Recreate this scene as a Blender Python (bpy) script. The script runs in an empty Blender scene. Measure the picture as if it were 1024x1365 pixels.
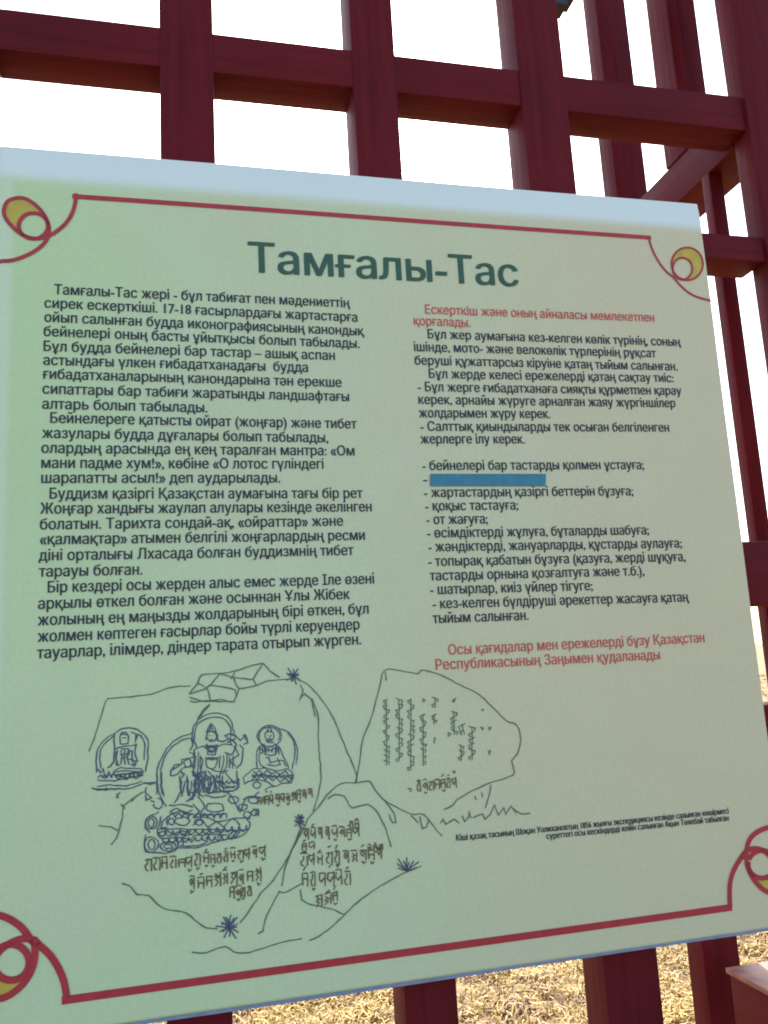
import bpy, bmesh, math, random
import numpy as np
from mathutils import Vector, Matrix

# ---------------------------------------------------------------- camera, sky, sun, exposure
S = 1.3            # metres from the camera to the face of the board
EYE = 1.55         # height of the camera above the ground
scene = bpy.context.scene
col = scene.collection
cam_data = bpy.data.cameras.new("camera")
cam = bpy.data.objects.new("camera", cam_data)
col.objects.link(cam)
cam_data.sensor_fit = 'HORIZONTAL'
cam_data.sensor_width = 36.0
cam_data.lens = 1125.63 / 1024 * 36.0
cam_data.clip_start = 0.02
cam_data.clip_end = 3000
R = Vector((0.97192, -0.22881, -0.05493)).normalized()
Bk = Vector((-0.23502, -0.95553, -0.17812)).normalized()
Up = Bk.cross(R).normalized()
m = Matrix((R, Up, Bk)).transposed().to_4x4()
m.translation = Vector((0, 0, EYE))
cam.matrix_world = m
scene.camera = cam

SUN_EL, SUN_AZ = math.radians(36), math.radians(13)      # azimuth clockwise from +Y
world = bpy.data.worlds.new("World")
scene.world = world
world.use_nodes = True
nt = world.node_tree
bg = nt.nodes["Background"]
sky = nt.nodes.new("ShaderNodeTexSky")
sky.sky_type = 'NISHITA'
sky.sun_disc = False
sky.sun_elevation = SUN_EL
sky.sun_rotation = SUN_AZ
sky.air_density = 1.0
sky.dust_density = 1.9
sky.ozone_density = 1.0
nt.links.new(sky.outputs[0], bg.inputs[0])
bg.inputs[1].default_value = 0.15
sun_data = bpy.data.lights.new("sun", 'SUN')
sun_data.energy = 3.4
sun_data.angle = math.radians(0.53)
sun_data.color = (1.0, 0.94, 0.85)
sun = bpy.data.objects.new("sun", sun_data)
col.objects.link(sun)
sv = Vector((math.sin(SUN_AZ) * math.cos(SUN_EL), math.cos(SUN_AZ) * math.cos(SUN_EL), math.sin(SUN_EL)))
sun.rotation_euler = sv.to_track_quat('Z', 'Y').to_euler()
sun.location = (0, 8, 12)
scene.view_settings.view_transform = 'Standard'
scene.view_settings.look = 'None'
scene.view_settings.gamma = 1.0
scene.view_settings.use_curve_mapping = False
scene.view_settings.exposure = 1.46
scene.cycles.filter_width = 1.9

random.seed(7)
rng = np.random.default_rng(11)

# ---------------------------------------------------------------- helpers
def tag(o, label=None, cat=None, group=None, kind=None):
    if label: o['label'] = label
    if cat: o['category'] = cat
    if group: o['group'] = group
    if kind: o['kind'] = kind
    return o

def empty(name, loc):
    o = bpy.data.objects.new(name, None)
    o.empty_display_size = 0.1
    o.location = loc
    col.objects.link(o)
    return o

def link_mesh(name, me, mat, parent=None):
    me.materials.clear()
    me.materials.append(mat)
    o = bpy.data.objects.new(name, me)
    col.objects.link(o)
    if parent is not None:
        o.parent = parent
        o.matrix_parent_inverse = Matrix.Translation(parent.location).inverted()
    return o

def W(x, y, z):
    """scene units (1 = eye to board) to metres"""
    return (x * S, y * S, z * S + EYE)

def new_mat(name):
    mt = bpy.data.materials.new(name)
    mt.use_nodes = True
    n = mt.node_tree
    return mt, n, n.nodes["Principled BSDF"]

def nod(n, kind, **kw):
    x = n.nodes.new(kind)
    for k, v in kw.items():
        if k in x.inputs: x.inputs[k].default_value = v
        else: setattr(x, k, v)
    return x

def ramp(n, fac, stops):
    r = n.nodes.new("ShaderNodeValToRGB")
    e = r.color_ramp.elements
    e[0].position, e[0].color = stops[0][0], (*stops[0][1], 1)
    e[1].position, e[1].color = stops[-1][0], (*stops[-1][1], 1)
    for p, c in stops[1:-1]:
        a = e.new(p); a.color = (*c, 1)
    n.links.new(fac, r.inputs[0])
    return r

def flat_mat(name, rgb, rough=0.6, vary=0.12, scale=60):
    mt, n, b = new_mat(name)
    tc = nod(n, "ShaderNodeTexCoord")
    nz = nod(n, "ShaderNodeTexNoise", Scale=scale, Detail=3.0)
    n.links.new(tc.outputs["Object"], nz.inputs["Vector"])
    lo = tuple(c * (1 - vary) for c in rgb); hi = tuple(min(1, c * (1 + vary)) for c in rgb)
    r = ramp(n, nz.outputs[0], [(0.3, lo), (0.7, hi)])
    n.links.new(r.outputs[0], b.inputs["Base Color"])
    b.inputs["Roughness"].default_value = rough
    return mt

def paint_mat(name, stretch):
    """dark red gloss paint over sawn timber, the grain running along the long side"""
    mt, n, b = new_mat(name)
    tc = nod(n, "ShaderNodeTexCoord")
    mp = nod(n, "ShaderNodeMapping")
    mp.inputs["Scale"].default_value = stretch
    n.links.new(tc.outputs["Object"], mp.inputs[0])
    big = nod(n, "ShaderNodeTexNoise", Scale=5.0, Detail=4.0)
    n.links.new(tc.outputs["Object"], big.inputs["Vector"])
    grain = nod(n, "ShaderNodeTexNoise", Scale=55.0, Detail=6.0, Roughness=0.65)
    n.links.new(mp.outputs[0], grain.inputs["Vector"])
    r1 = ramp(n, big.outputs[0], [(0.3, (0.105, 0.0080, 0.0120)), (0.7, (0.145, 0.013, 0.018))])
    r2 = ramp(n, grain.outputs[0], [(0.30, (0.55, 0.52, 0.53)), (0.48, (0.85, 0.85, 0.85)), (0.65, (0.98, 0.95, 0.94))])
    mx = nod(n, "ShaderNodeMix", data_type='RGBA', blend_type='MULTIPLY')
    mx.inputs[0].default_value = 0.8
    n.links.new(r1.outputs[0], mx.inputs[6]); n.links.new(r2.outputs[0], mx.inputs[7])
    # scuffed flecks where primer shows
    fl = nod(n, "ShaderNodeTexNoise", Scale=38.0, Detail=5.0, Roughness=0.7)
    n.links.new(tc.outputs["Object"], fl.inputs["Vector"])
    fr = ramp(n, fl.outputs[0], [(0.70, (0, 0, 0)), (0.76, (1, 1, 1))])
    mx2 = nod(n, "ShaderNodeMix", data_type='RGBA')
    n.links.new(fr.outputs[0], mx2.inputs[0])
    n.links.new(mx.outputs[2], mx2.inputs[6])
    mx2.inputs[7].default_value = (0.16, 0.05, 0.05, 1)
    n.links.new(mx2.outputs[2], b.inputs["Base Color"])
    rr = ramp(n, big.outputs[0], [(0.3, (0.50,) * 3), (0.7, (0.65,) * 3)])
    n.links.new(rr.outputs[0], b.inputs["Roughness"])
    b.inputs["Specular IOR Level"].default_value = 0.09
    bp = nod(n, "ShaderNodeBump", Strength=0.6, Distance=0.003)
    n.links.new(grain.outputs[0], bp.inputs["Height"])
    n.links.new(bp.outputs[0], b.inputs["Normal"])
    return mt

M = {}
M['paint_x'] = paint_mat("red paint, grain along x", (0.05, 1, 1))
M['paint_y'] = paint_mat("red paint, grain along y", (1, 0.05, 1))
M['paint_z'] = paint_mat("red paint, grain along z", (1, 1, 0.05))
M['sunlit_top'] = flat_mat('worn brown-red sunlit rail top', (0.24, 0.08, 0.055), 0.6, 0.45, 22)  # worn brown-red; sunlight on the rail top is put into the colour
M['iron'] = flat_mat("dark iron", (0.02, 0.022, 0.025), 0.5)
M['screw'] = flat_mat("rusty screw", (0.10, 0.05, 0.04), 0.5)
M['alu'] = flat_mat("blue grey aluminium edge", (0.22, 0.30, 0.42), 0.35)
M['red_line'] = flat_mat("printed crimson line", (0.40, 0.026, 0.034), 0.55)
M['yellow'] = flat_mat("printed mustard", (0.50, 0.40, 0.05), 0.55)
M['orange'] = flat_mat("printed orange", (0.62, 0.25, 0.08), 0.55)
M['ink'] = flat_mat("printed slate ink", (0.018, 0.026, 0.038), 0.55)
M['ink_red'] = flat_mat("printed red ink", (0.58, 0.085, 0.070), 0.55)
M['ink_title'] = flat_mat("printed dark green ink", (0.028, 0.100, 0.058), 0.55)
M['sketch'] = flat_mat("printed grey green sketch line", (0.12, 0.18, 0.105), 0.55)
M['figure'] = flat_mat("printed grey blue sketch line", (0.085, 0.105, 0.15), 0.55)
M['script'] = flat_mat("printed olive sketch line", (0.15, 0.13, 0.065), 0.55)
M['teal'] = flat_mat("teal sticker", (0.022, 0.19, 0.27), 0.45)

# printed vinyl of the board
mt, n, b = new_mat("printed vinyl")
tc = nod(n, "ShaderNodeTexCoord")
sep = nod(n, "ShaderNodeSeparateXYZ")
n.links.new(tc.outputs["Object"], sep.inputs[0])
nz = nod(n, "ShaderNodeTexNoise", Scale=2.2, Detail=5.0, Roughness=0.55)
n.links.new(tc.outputs["Object"], nz.inputs["Vector"])
mr = nod(n, "ShaderNodeMapRange")
mr.inputs[1].default_value = -0.25 * S; mr.inputs[2].default_value = 0.8 * S
mr.inputs[3].default_value = 0.0; mr.inputs[4].default_value = 0.75
n.links.new(sep.outputs[0], mr.inputs[0])
ad = nod(n, "ShaderNodeMath", operation='MULTIPLY_ADD')
ad.inputs[1].default_value = 0.62
n.links.new(nz.outputs[0], ad.inputs[0]); n.links.new(mr.outputs[0], ad.inputs[2])
rc = ramp(n, ad.outputs[0], [(0.2, (0.53, 0.72, 0.36)), (0.5, (0.58, 0.69, 0.41)), (0.95, (0.64, 0.59, 0.37))])
fine = nod(n, "ShaderNodeTexNoise", Scale=170.0, Detail=3.0)
n.links.new(tc.outputs["Object"], fine.inputs["Vector"])
rf = ramp(n, fine.outputs[0], [(0.3, (0.93, 0.93, 0.93)), (0.7, (1, 1, 1))])
mx = nod(n, "ShaderNodeMix", data_type='RGBA', blend_type='MULTIPLY'); mx.inputs[0].default_value = 1
n.links.new(rc.outputs[0], mx.inputs[6]); n.links.new(rf.outputs[0], mx.inputs[7])
# the vinyl pales softly towards the top edge, more faintly towards the left
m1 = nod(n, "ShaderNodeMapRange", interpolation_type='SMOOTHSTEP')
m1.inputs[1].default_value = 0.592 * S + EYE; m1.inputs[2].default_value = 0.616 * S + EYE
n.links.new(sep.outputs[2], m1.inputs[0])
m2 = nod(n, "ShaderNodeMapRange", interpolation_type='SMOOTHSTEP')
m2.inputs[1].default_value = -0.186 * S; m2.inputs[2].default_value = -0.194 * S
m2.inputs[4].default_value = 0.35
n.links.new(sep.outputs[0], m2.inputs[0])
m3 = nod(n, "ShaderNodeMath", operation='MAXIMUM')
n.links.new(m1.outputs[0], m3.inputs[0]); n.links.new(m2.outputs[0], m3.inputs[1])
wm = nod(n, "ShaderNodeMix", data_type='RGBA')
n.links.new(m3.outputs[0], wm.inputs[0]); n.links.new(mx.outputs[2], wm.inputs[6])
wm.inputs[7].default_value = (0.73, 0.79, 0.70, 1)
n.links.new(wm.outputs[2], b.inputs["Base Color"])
rg = nod(n, "ShaderNodeTexNoise", Scale=9.0, Detail=7.0, Roughness=0.75)
n.links.new(tc.outputs["Object"], rg.inputs["Vector"])
rgr = ramp(n, rg.outputs[0], [(0.35, (0.34,) * 3), (0.65, (0.62,) * 3)])
n.links.new(rgr.outputs[0], b.inputs["Roughness"])
bp = nod(n, "ShaderNodeBump", Strength=0.12, Distance=0.001)
n.links.new(fine.outputs[0], bp.inputs["Height"]); n.links.new(bp.outputs[0], b.inputs["Normal"])
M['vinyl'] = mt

# ---------------------------------------------------------------- ground
def ground_height(x, y):
    h = 0.035 * np.sin(x * 0.7 + 1.3) * np.cos(y * 0.55) + 0.02 * np.sin(x * 1.9 + y * 1.3)
    d = np.sqrt(x * x + y * y)
    h += np.clip((d - 60) / 600, 0, 1) * 3.0 * (np.sin(x * 0.011 + 1) * np.sin(y * 0.009 + 2))
    return h - 0.03

def axis():
    a = [0.0]
    st = 0.12
    while a[-1] < 1500:
        a.append(a[-1] + st)
        if a[-1] > 9: st *= 1.12
    a = np.array(a)
    return np.concatenate((-a[:0:-1], a))
ax = axis()
gx, gy = np.meshgrid(ax, ax, indexing='ij')
gz = ground_height(gx, gy)
N = len(ax)
v = np.stack((gx, gy, gz), -1).reshape(-1, 3)
i, j = np.meshgrid(np.arange(N - 1), np.arange(N - 1), indexing='ij')
f = np.stack((i * N + j, (i + 1) * N + j, (i + 1) * N + j + 1, i * N + j + 1), -1).reshape(-1, 4)
me = bpy.data.meshes.new("ground")
me.from_pydata(v.tolist(), [], f.tolist())
me.polygons.foreach_set("use_smooth", [True] * len(me.polygons))
mt, n, b = new_mat("dry steppe soil")
tc = nod(n, "ShaderNodeTexCoord")
n1 = nod(n, "ShaderNodeTexNoise", Scale=1.3, Detail=8.0, Roughness=0.65)
n2 = nod(n, "ShaderNodeTexNoise", Scale=38.0, Detail=6.0, Roughness=0.7)
for q in (n1, n2): n.links.new(tc.outputs["Object"], q.inputs["Vector"])
r1 = ramp(n, n1.outputs[0], [(0.3, (0.22, 0.13, 0.08)), (0.5, (0.38, 0.25, 0.10)), (0.7, (0.50, 0.36, 0.12))])
r2 = ramp(n, n2.outputs[0], [(0.35, (0.45, 0.40, 0.38)), (0.6, (1, 1, 1))])
mx = nod(n, "ShaderNodeMix", data_type='RGBA', blend_type='MULTIPLY'); mx.inputs[0].default_value = 0.8
n.links.new(r1.outputs[0], mx.inputs[6]); n.links.new(r2.outputs[0], mx.inputs[7])
n.links.new(mx.outputs[2], b.inputs["Base Color"]); b.inputs["Roughness"].default_value = 0.95
bp = nod(n, "ShaderNodeBump", Strength=0.6, Distance=0.02)
n.links.new(n2.outputs[0], bp.inputs["Height"]); n.links.new(bp.outputs[0], b.inputs["Normal"])
tag(link_mesh("ground", me, mt), kind='structure')

# dry grass: bent straw blades in clumps
def grass(count, x0, x1, y0, y1, near_bias, hmin, hmax, w, clumps, spread):
    cx_ = rng.uniform(x0, x1, clumps)
    cy_ = y0 + (y1 - y0) * rng.uniform(0, 1, clumps) ** near_bias
    k = rng.integers(0, clumps, count)
    x = cx_[k] + rng.normal(0, spread, count)
    y = cy_[k] + rng.normal(0, spread, count)
    tone = rng.uniform(0, 1, clumps)[k] * 0.45 + rng.uniform(0, 1, count) * 0.33 + 0.22 * (0.5 + 0.5 * np.sin(x * 3.1 + 1.7 * np.sin(y * 2.3)) * np.cos(y * 4.3 + x))
    h = rng.uniform(hmin, hmax, count)
    a = rng.uniform(0, 2 * np.pi, count)
    lean = rng.uniform(0.5, 2.6, count) * h
    z = ground_height(x, y)
    ca, sa = np.cos(a), np.sin(a)
    ww = w * rng.uniform(0.6, 1.5, count)
    p0 = np.stack((x - sa * ww, y + ca * ww, z - 0.004), -1)
    p1 = np.stack((x + sa * ww, y - ca * ww, z - 0.004), -1)
    mxx, myy = x + ca * lean * 0.45, y + sa * lean * 0.45
    p2 = np.stack((mxx + sa * ww * .8, myy - ca * ww * .8, z + h * 0.8), -1)
    p3 = np.stack((mxx - sa * ww * .8, myy + ca * ww * .8, z + h * 0.8), -1)
    p4 = np.stack((x + ca * lean, y + sa * lean, z + h * 0.75), -1)
    V = np.stack((p0, p1, p2, p3, p4), 1).reshape(-1, 3)
    return V, tone
def grass_object(name, sets, mat, label):
    V = np.concatenate([s[0] for s in sets]); T = np.concatenate([s[1] for s in sets])
    c = len(T)
    base = np.arange(c) * 5
    tri = np.stack((base, base + 1, base + 2, base, base + 2, base + 3, base + 3, base + 2, base + 4), -1).reshape(-1)
    me = bpy.data.meshes.new(name)
    me.vertices.add(len(V)); me.vertices.foreach_set("co", V.astype(np.float32).ravel())
    me.loops.add(len(tri)); me.loops.foreach_set("vertex_index", tri.astype(np.int32))
    me.polygons.add(c * 3); me.polygons.foreach_set("loop_start", np.arange(c * 3, dtype=np.int32) * 3)
    me.update(calc_edges=True)
    at = me.attributes.new("tone", 'FLOAT', 'POINT')
    at.data.foreach_set("value", np.repeat(T, 5).astype(np.float32))
    return tag(link_mesh(name, me, mat), label, 'grass', kind='stuff')
mt, n, b = new_mat("dry straw")
at = nod(n, "ShaderNodeAttribute", attribute_name="tone")
r = ramp(n, at.outputs["Fac"], [(0.0, (0.06, 0.03, 0.035)), (0.22, (0.24, 0.12, 0.08)), (0.42, (0.50, 0.31, 0.07)), (0.7, (0.64, 0.43, 0.09)), (1.0, (0.76, 0.58, 0.20))])
n.links.new(r.outputs[0], b.inputs["Base Color"]); b.inputs["Roughness"].default_value = 0.7
grass_object("dry_grass", [grass(210000, -3.0, 6.5, 2.6, 8, 1.3, .008, .055, .0032, 13000, .035),
                           grass(60000, -8, 30, 8, 45, 1.6, .03, .11, .010, 7000, .10),
                           grass(15000, -4, 5, -3, 2.6, 1.0, .008, .04, .003, 1800, .04)],
             mt, 'sunlit yellow dry grass and straw litter covering the ground behind the lattice')

# ---------------------------------------------------------------- timber
def timber(name, x0, x1, y0, y1, z0, z1, mat, parent, bevel=0.004):
    """one sawn length of timber; the numbers are scene units"""
    a, b_ = Vector(W(x0, y0, z0)), Vector(W(x1, y1, z1))
    c = (a + b_) / 2; d = b_ - a
    bm = bmesh.new()
    bmesh.ops.create_cube(bm, size=1)
    bmesh.ops.scale(bm, vec=d, verts=bm.verts)
    # long pieces are never dead straight: a few millimetres of bow
    L = max(range(3), key=lambda q: d[q])
    cuts = [e for e in bm.edges if abs((e.verts[0].co - e.verts[1].co)[L]) > d[L] * 0.9]
    bmesh.ops.subdivide_edges(bm, edges=cuts, cuts=7)
    ph = random.uniform(0, 6.28); amp = 0.0012
    for vv in bm.verts:
        t = vv.co[L] / d[L] * 5
        vv.co[(L + 1) % 3] += amp * math.sin(t + ph); vv.co[(L + 2) % 3] += amp * math.sin(1.3 * t + 2 * ph)
    long_edges = [e for e in bm.edges if e.calc_face_angle(0) > 0.7]
    bmesh.ops.bevel(bm, geom=long_edges, offset=bevel, segments=2, affect='EDGES', profile=0.6)
    for fc in bm.faces: fc.smooth = True
    me = bpy.data.meshes.new(name)
    bm.to_mesh(me); bm.free()
    me.set_sharp_from_angle(angle=math.radians(35))
    o = link_mesh(name, me, mat)
    o.location = c
    if parent is not None:
        o.parent = parent; o.matrix_parent_inverse = Matrix.Translation(parent.location).inverted()
    return o

F = 1.025                     # front face of the lattice
DEP = 0.060 * F               # thickness of its timbers
PR = 0.0018                   # posts stand this much proud of the rails
GZ = -EYE / S - 0.05          # a little below the ground
TOPZ = 1.55
front = empty("timber_lattice", (0.2 * S, F * S, 0))
tag(front, 'dark red painted timber lattice of wide posts and rails carrying the information board', 'lattice')
for x0, x1 in [(-0.780, -0.712), (-0.530, -0.463), (-0.283, -0.216), (-0.0195, 0.0490), (0.2375, 0.2995), (0.4825, 0.5545)]:
    timber("post", x0 * F, x1 * F, F, F + DEP, GZ, TOPZ, M['paint_z'], front)
for z0, z1 in [(0.776, 0.834), (0.5585, 0.5985), (0.053, 0.1400), (-0.160, -0.080), (1.075, 1.13), (1.28, 1.34), (-0.95, -0.87)]:
    timber("rail", -0.95, 0.874, F + PR, F + DEP - PR, z0 * F, z1 * F, M['paint_x'], front)
corner = timber("corner_post", 0.874, 0.985, F - 0.004, F + 0.036, GZ, TOPZ, M['paint_z'], None, 0.005)
tag(corner, 'thick dark red corner post at the right edge where the two lattices meet', 'post')
side = empty("timber_lattice", (0.873 * S, 1.3 * S, 0))
tag(side, 'dark red timber side lattice running back from the corner post at right', 'lattice')
XL = 0.873
timber("post", XL, XL + 0.071, 1.415, 1.466, GZ, TOPZ, M['paint_z'], side)
timber("post", XL, XL + 0.059, 1.180, 1.243, 0.862, TOPZ, M['paint_z'], side)
timber("post", XL + 0.001, XL + 0.027, 1.131, 1.152, GZ, 0.7885, M['paint_z'], side, 0.002)
timber("rail", XL + PR, XL + 0.079, F + 0.038, 1.55, 0.788, 0.862, M['paint_y'], side)
timber("handrail", XL - 0.004, XL + 0.072, 0.40, 1.336, -0.62, -0.528, M['paint_y'], side)
timber("sunlit_cap", XL - 0.0095, XL + 0.076, 0.40, 1.340, -0.528, -0.5195, M['sunlit_top'], side, 0.002)  # thin cap that carries the painted sunlight of the rail top

# unseen platform added under the viewer; dark planks cut light bouncing onto the board
added_deck = bpy.data.objects.new("unseen_floor", None); col.objects.link(added_deck); added_deck.location = (0, 0, 0.02)
tag(added_deck, kind='structure')
M['added_deck'] = flat_mat("dark brown paint of added floor", (0.055, 0.030, 0.024), 0.7, 0.3, 30)
yy = F - 0.02
while yy > -3.6:
    p = timber("unseen_plank", -3.0, 2.6, yy - 0.100, yy, (0.02 - EYE) / S, (0.075 - EYE) / S, M['added_deck'], added_deck, 0.003)
    yy -= 0.104

# small iron bracket under the top beam beside the third post
bm = bmesh.new()
bmesh.ops.create_cube(bm, size=1)
bmesh.ops.scale(bm, vec=(0.048 * S, 0.03 * S, 0.10 * S), verts=bm.verts)
bmesh.ops.bevel(bm, geom=[e for e in bm.edges if abs(e.verts[0].co.y - e.verts[1].co.y) > 0.01], offset=0.018, segments=4, affect='EDGES')
me = bpy.data.meshes.new("bracket"); bm.to_mesh(me); bm.free()
o = link_mesh("bracket", me, M['iron']); o.location = W(0.5545 * F + 0.016, F + 0.03, 1.0 * F + .016)
o.parent = front; o.matrix_parent_inverse = Matrix.Translation(front.location).inverted()

# ---------------------------------------------------------------- information board
BX0, BX1, BZ0, BZ1 = -0.216, 0.750, -0.3530, 0.6555
board = empty("information_board", W(0.27, 1.0, BZ0))
tag(board, 'pale green printed board with Cyrillic text, rock drawings and red scroll border on the lattice', 'information board')

def surf(x, z):
    """depth of the vinyl: tight over a frame, rolled back at its rim, faintly rippled"""
    y = 1.0 + 0.0007 * math.sin(x * 9 + 1.0) * math.cos(z * 4.2) + 0.0004 * math.sin(z * 17 + x * 3)
    for t, r in ((-0.198 - x, 0.018), (x - (BX1 - 0.004), 0.004), (BZ0 + 0.004 - z, 0.004)):
        if t > 0:
            t = min(t, r); y += r - math.sqrt(max(0, r * r - t * t))
    t = z - 0.598
    if t > 0:
        y += 0.42 * t * t / (t + 0.012)
    return y

xs = sorted(set([round(BX0 + 0.0015 * k, 5) for k in range(14)] + [round(-0.196 + k * 0.0134, 5) for k in range(71)] + [BX1 - 0.004 + 0.0008 * k for k in range(6)]))
zs = sorted(set([BZ0 + 0.0008 * k for k in range(6)] + [round(-0.348 + k * 0.0135, 5) for k in range(70)] + [round(0.597 + k * 0.003, 5) for k in range(19)] + [BZ1]))
xs = [x for x in xs if BX0 <= x <= BX1 + 1e-6]; zs = [z for z in zs if BZ0 <= z <= BZ1 + 1e-6]
def flare(x, z):
    """the loose top edge spreads slightly as it leans back"""
    return x * (1 + 0.33 * max(0, z - 0.60))
V = [W(flare(x, z), surf(x, z), z) for x in xs for z in zs]
nz_ = len(zs)
Fc = [(i * nz_ + j, (i + 1) * nz_ + j, (i + 1) * nz_ + j + 1, i * nz_ + j + 1) for i in range(len(xs) - 1) for j in range(nz_ - 1)]
# turned-back hem all round
loop = [i * nz_ for i in range(len(xs))] + [(len(xs) - 1) * nz_ + j for j in range(1, nz_)] + [i * nz_ + nz_ - 1 for i in range(len(xs) - 2, -1, -1)] + [j for j in range(nz_ - 2, 0, -1)]
b0 = len(V)
for q in loop:
    p = V[q]; V.append((p[0], 1.0215 * S, p[2]))
for k in range(len(loop)):
    a, b_ = loop[k], loop[(k + 1) % len(loop)]
    Fc.append((a, b_, b0 + (k + 1) % len(loop), b0 + k))
me = bpy.data.meshes.new("printed_panel"); me.from_pydata(V, [], Fc)
me.polygons.foreach_set("use_smooth", [True] * len(me.polygons)); me.set_sharp_from_angle(angle=math.radians(40))
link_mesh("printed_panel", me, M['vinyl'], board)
# metal frame behind the vinyl, just showing below it
for nm, a in (("frame_bar", (BX0 + .004, BX1 - .004, 1.002, 1.0235, BZ0 - .0028, BZ0 + .02)), ("frame_bar", (BX0 + .004, BX1 - .004, 1.0205, 1.0235, BZ1 - .03, BZ1 - .007)),
              ("frame_bar", (BX0 + .003, BX0 + .02, 1.0218, 1.0240, BZ0 + .02, BZ1 - .03)), ("frame_bar", (BX1 - .02, BX1 - .003, 1.0218, 1.0240, BZ0 + .02, BZ1 - .03))):
    timber(nm, *a, M['alu'], board, 0.0008)

def spline(pts, step=0.004):
    """Catmull-Rom through the traced points"""
    if len(pts) < 3: return resample(pts, step)
    P = [Vector(p) for p in pts]
    P = [2 * P[0] - P[1]] + P + [2 * P[-1] - P[-2]]
    out = []
    for k in range(1, len(P) - 2):
        n_ = max(1, int((P[k + 1] - P[k]).length / step))
        for q in range(n_):
            t = q / n_
            out.append(0.5 * ((2 * P[k]) + (P[k + 1] - P[k - 1]) * t + (2 * P[k - 1] - 5 * P[k] + 4 * P[k + 1] - P[k + 2]) * t * t + (3 * P[k] - P[k - 1] - 3 * P[k + 1] + P[k + 2]) * t ** 3))
    out.append(P[-2])
    return out
def resample(pts, step):
    out = []
    P = [Vector(p) for p in pts]
    for a, c in zip(P, P[1:]):
        n_ = max(1, int((c - a).length / step))
        out += [a.lerp(c, q / n_) for q in range(n_)]
    return out + [P[-1]]

LIFT = 0.0007
def ribbons(name, strokes, width, mat, step=0.004, smooth=True, jitter=0.0, lift=LIFT, label=None):
    V, Fc = [], []
    for st in strokes:
        pts = spline(st, step) if smooth else resample(st, step)
        pts = [p for k, p in enumerate(pts) if k == 0 or (p - pts[k - 1]).length > 1e-6]
        if jitter: pts = [p + Vector((random.gauss(0, jitter), random.gauss(0, jitter))) for p in pts]
        if len(pts) < 2: continue
        base = len(V)
        for k, p in enumerate(pts):
            a = (p - pts[k - 1]).normalized() if k else None
            c = (pts[k + 1] - p).normalized() if k < len(pts) - 1 else None
            if a is None: a = c
            if c is None: c = a
            tdir = (a + c)
            tdir = tdir.normalized() if tdir.length > 1e-6 else a
            nrm = Vector((-tdir.y, tdir.x))
            mit = min(2.2, 1 / max(0.3, nrm.dot(Vector((-a.y, a.x)))))
            w = width * 0.5 * mit * (1 + (random.uniform(-.25, .25) if jitter else 0))
            for s in (-1, 1):
                q = p + nrm * w * s
                x = min(max(q.x, BX0 + 0.0006), BX1 - 0.0006)
                V.append(W(x, surf(x, q.y) - lift, q.y))
        for k in range(len(pts) - 1):
            o_ = base + 2 * k
            Fc.append((o_, o_ + 2, o_ + 3, o_ + 1))
    me = bpy.data.meshes.new(name); me.from_pydata(V, [], Fc)
    ob = link_mesh(name, me, mat, board)
    if label: ob['label'] = label
    return ob

from mathutils.geometry import delaunay_2d_cdt
def fill_letters(src):
    """fill glyph outlines by winding number, so that overlapping strokes of a letter join"""
    pts = [v.co.to_2d() for v in src.vertices]
    ed = [tuple(e.vertices) for e in src.edges]
    adj = {}
    for a, c in ed:
        adj.setdefault(a, []).append(c); adj.setdefault(c, []).append(a)
    seen, segs = set(), []
    for v0 in range(len(pts)):
        if v0 in seen: continue
        loop, cur = [v0], v0
        seen.add(v0)
        while True:
            nx = [q for q in adj.get(cur, []) if q not in seen]
            if not nx: break
            cur = nx[0]; seen.add(cur); loop.append(cur)
        segs += [(pts[loop[k - 1]], pts[loop[k]]) for k in range(len(loop))]
    A_ = np.array([(a.x, a.y, c.x, c.y) for a, c in segs])
    vs, _, fs, *_ = delaunay_2d_cdt(pts, ed, [], 0, 1e-6)
    cen = np.array([np.mean([[vs[q].x, vs[q].y] for q in t], axis=0) for t in fs])
    px, py = cen[:, :1], cen[:, 1:]
    x0, y0, x1, y1 = A_.T
    side_ = (x1 - x0) * (py - y0) - (px - x0) * (y1 - y0)
    wn = ((y0 <= py) & (y1 > py) & (side_ > 0)).sum(1).astype(int) - ((y0 > py) & (y1 <= py) & (side_ < 0)).sum(1).astype(int)
    out = bpy.data.meshes.new("letters")
    out.from_pydata([(q.x, q.y, 0) for q in vs], [], [tuple(t) for t, w in zip(fs, wn) if w != 0])
    bm = bmesh.new(); bm.from_mesh(out)
    bmesh.ops.delete(bm, geom=[q for q in bm.verts if not q.link_faces], context='VERTS')
    for fc in bm.faces:
        if fc.normal.z < 0: fc.normal_flip()
    bm.to_mesh(out); bm.free()
    bpy.data.meshes.remove(src)
    return out
def patch(name, pts, mat, lift):
    n_ = len(pts)
    src = bpy.data.meshes.new("outline")
    src.from_pydata([(p[0], p[1], 0) for p in pts], [(k, (k + 1) % n_) for k in range(n_)], [])
    me = fill_letters(src)
    for v_ in me.vertices:
        x = min(max(v_.co.x, BX0 + 0.0006), BX1 - 0.0006)
        v_.co = W(x, surf(x, v_.co.y) - lift, v_.co.y)
    me.name = name
    return link_mesh(name, me, mat, board)

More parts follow.
